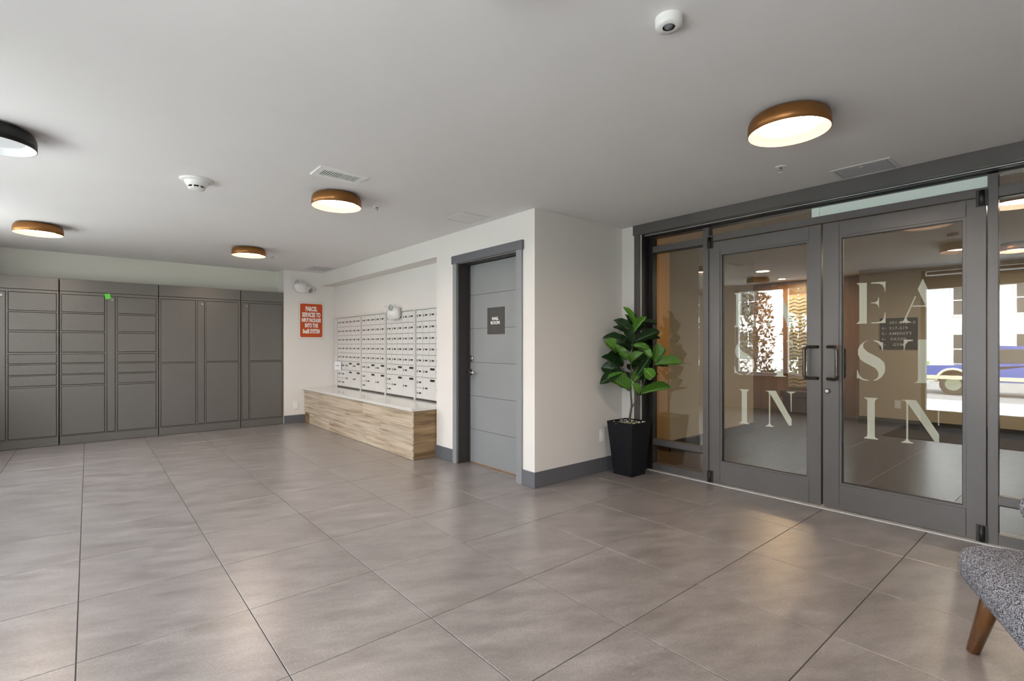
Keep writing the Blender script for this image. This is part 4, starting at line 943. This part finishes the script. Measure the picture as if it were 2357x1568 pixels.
struct('floor_yard', [(-60, -24, -50, 60, -0.62, -0.45)], M_grass, 'grass around the townhouses across the road', 'lawn')
def house(label, x, y0, y1, h, m, gable, wins):
    t = empty('townhouse', (x, (y0 + y1) / 2, -0.45)); tag(t, label, 'house'); D = 9.0; w = (y1 - y0) / 2
    box('wall', (-D, 0, -w, w, 0, h), m, t)
    bm = bmesh.new(); rr = gable
    a = [(-D - 0.4, -w - 0.4, h), (0.5, -w - 0.4, h), (0.5, w + 0.4, h), (-D - 0.4, w + 0.4, h), (0.5, 0, h + rr), (-D - 0.4, 0, h + rr)]
    v = [bm.verts.new(p) for p in a]; v2 = [bm.verts.new((p[0], p[1], p[2] + 0.22)) for p in a]
    for f in ((0, 1, 2, 3), (1, 2, 4), (0, 3, 5)): bm.faces.new([v[i] for i in f][::-1])
    for f in ((0, 1, 4, 5), (3, 2, 4, 5), (1, 2, 4), (0, 3, 5)): bm.faces.new([v2[i] for i in f])
    for e in ((0, 1), (1, 2), (2, 3), (3, 0)): bm.faces.new((v[e[0]], v[e[1]], v2[e[1]], v2[e[0]]))
    bmesh.ops.recalc_face_normals(bm, faces=bm.faces[:]); obj('roof', bm, M_roof, t)
    for (yy, z0, ww, hh) in wins:
        f = box('window', (-0.02, 0.06, yy - ww / 2 - 0.08, yy + ww / 2 + 0.08, z0 - 0.08, z0 + hh + 0.08), M_siding, t)
        for s in (-1, 1):
            box('pane', (0.05, 0.075, yy + s * ww / 4 - ww / 4 + 0.03, yy + s * ww / 4 + ww / 4 - 0.03, z0, z0 + hh / 2 - 0.03), M_wind, f); box('pane', (0.05, 0.075, yy + s * ww / 4 - ww / 4 + 0.03, yy + s * ww / 4 + ww / 4 - 0.03, z0 + hh / 2 + 0.03, z0 + hh), M_wind, f)
    return t
house('white townhouse with paired windows mirrored in the left glass door', -20.0, 7.6, 17.4, 6.6, M_siding, 2.4,
      [(yy, z, 1.15, 1.5) for yy in (-3.9, -2.2, 0.4, 2.1, 3.9) for z in (0.9, 3.4)])
house('white gabled townhouse mirrored in the right glass door', -24.0, -1.5, 5.6, 5.2, M_siding, 2.3, [(yy, z, 0.9, 1.4) for yy in (-2.2, 0, 2.2) for z in (0.8, 3.2)])
house('blue grey townhouse beyond the parked truck', -30.0, -15.0, -6.2, 5.4, M_sidd, 2.2, [(yy, z, 1.0, 1.4) for yy in (-3, 0, 3) for z in (0.9, 3.3)])
def tree(label, x, y, z0, h, r, m, n, name='street_tree'):
    t = empty(name, (x, y, z0)); tag(t, label, 'tree'); rnd = random.Random(int(x * 100 + y * 10))
    bm = bmesh.new(); tube(bm, [(0, 0, 0), (0.02, 0.01, h * 0.4), (-0.02, 0.02, h * 0.75), (0, 0, h * 0.95)], [0.05, 0.04, 0.025, 0.01], 8)
    for i in range(10):
        a = rnd.uniform(0, 6.28); zz = h * rnd.uniform(0.25, 0.8); tube(bm, [(0, 0, zz), (math.cos(a) * r * 0.8, math.sin(a) * r * 0.8, zz + h * 0.18)], [0.015, 0.004], 5)
    obj('trunk', bm, M_bark, t, smooth=True)
    bm = bmesh.new()
    for i in range(n):
        zz = rnd.uniform(0.2, 1.0); rr = r * (1 - 0.65 * abs(zz - 0.5) ** 1.2) * rnd.uniform(0.15, 1.0) ** 0.6; a = rnd.uniform(0, 6.28)
        c = Vector((rr * math.cos(a), rr * math.sin(a), zz * h)); s = rnd.uniform(0.03, 0.075)
        u = Vector((rnd.gauss(0, 1), rnd.gauss(0, 1), rnd.gauss(0, 1))).normalized(); w = u.cross(Vector((rnd.gauss(0, 1), rnd.gauss(0, 1), 1))).normalized()
        vs = [bm.verts.new(c + u * s * p + w * s * 0.55 * q) for p, q in ((-1, 0), (0, -0.8), (1.2, 0), (0, 0.8))]; bm.faces.new(vs)
    tag(obj('foliage', bm, m, t), kind='stuff')
tree('slender bronze leaved shrub tree just outside the street window', -3.6, 5.35, -0.02, 2.5, 0.45, M_foltan, 900)
tree('green shrub tree outside the right half of the street window', -3.9, 4.45, -0.02, 2.6, 0.42, M_fol, 900)
tree('leafy shrub outside the left half of the street window', -3.7, 6.6, -0.02, 1.9, 0.4, M_fol, 600)
tree('tall tree across the road between the two white townhouses', -26.0, -3.85, -0.45, 10, 1.6, M_fol, 1500)
for k, yy in enumerate((3.3, 4.35, 5.4, 6.3, 7.2)):
    tree(('low green hedge shrub under the street window, number from the entrance side: ' + ('nearest', 'second', 'third', 'fourth', 'farthest')[k]).replace(', number from the entrance side:', ',') + ' to the entrance', -2.35, yy, -0.02, 0.75, 0.38, M_fol, 260, 'hedge_shrub')
# blue pickup truck
tk = empty('pickup_truck', (-15.2, 1.45, -0.50)); tag(tk, 'blue pickup truck with cream trim parked on the street, mirrored in the glass', 'truck')
M_blue = mat('blue_paint', (0.02, 0.07, 0.38), 0.25, coat=0.8); M_cream = mat('cream_trim', (0.62, 0.56, 0.44), 0.4); M_tyre = mat('tyre', (0.02, 0.02, 0.02), 0.8)
def prof(bm, pts, x0, x1):
    a = [bm.verts.new((x0, p[0], p[1])) for p in pts]; b = [bm.verts.new((x1, p[0], p[1])) for p in pts]
    f = [bm.faces.new(a), bm.faces.new(b[::-1])]
    for i in range(len(pts)): bm.faces.new((a[i], b[i], b[(i + 1) % len(pts)], a[(i + 1) % len(pts)]))
    bmesh.ops.triangulate(bm, faces=f); bmesh.ops.recalc_face_normals(bm, faces=bm.faces[:])
def arch(c, r, z, n=8): return [(c + r * math.cos(math.pi * i / n), z + r * math.sin(math.pi * i / n)) for i in range(n + 1)]
bm = bmesh.new(); prof(bm, [(-2.6, 0.62)] + [(-2.6, 1.02), (-0.2, 1.10), (2.55, 1.02), (2.75, 0.9), (2.78, 0.62)] + [(2.30, 0.62)] + arch(1.85, 0.45, 0.45) + [(1.3, 0.50), (-1.25, 0.50)] + arch(-1.75, 0.45, 0.45) + [(-2.3, 0.62)], -0.92, 0.92)
obj('body', bm, M_blue, tk)
bm = bmesh.new(); prof(bm, [(-0.9, 1.08), (-0.75, 1.68), (0.75, 1.72), (1.35, 1.09)], -0.78, 0.78); cab = obj('cab', bm, M_blue, tk)
box('side_window', (0.765, 0.79, -0.62, 0.0, 1.14, 1.60), M_wind, cab); box('side_window', (0.765, 0.79, 0.06, 0.75, 1.14, 1.60), M_wind, cab)
box('side_stripe', (0.915, 0.935, -2.55, 2.7, 0.55, 0.68), M_cream, tk)
for cy_ in (1.85, -1.75):
    bm = bmesh.new(); tube(bm, [(0.93, p[0], p[1]) for p in arch(cy_, 0.46, 0.45, 10)], 0.045, 8); obj('fender_flare', bm, M_cream, tk, smooth=True)
    for sx in (0.68, -0.90):
        w = cyl('wheel', (sx, cy_, 0.38), (1, 0, 0), 0.38, 0.24, M_tyre, tk, seg=28, bev=0.03)
        cyl('hubcap', (0.0, 0, 0), (1, 0, 0), 0.22, 0.25, M_chrome, w, seg=20)
sp_ = empty('sign_post', (-5.2, 1.75, -0.02)); tag(sp_, 'slim metal post on the pavement in front of the parked truck', 'post')
box('post', (-0.03, 0.03, -0.03, 0.03, 0, 1.15), M_mailS, sp_); box('post_cap', (-0.02, 0.06, -0.09, 0.05, 1.15, 1.21), M_mailS, sp_)
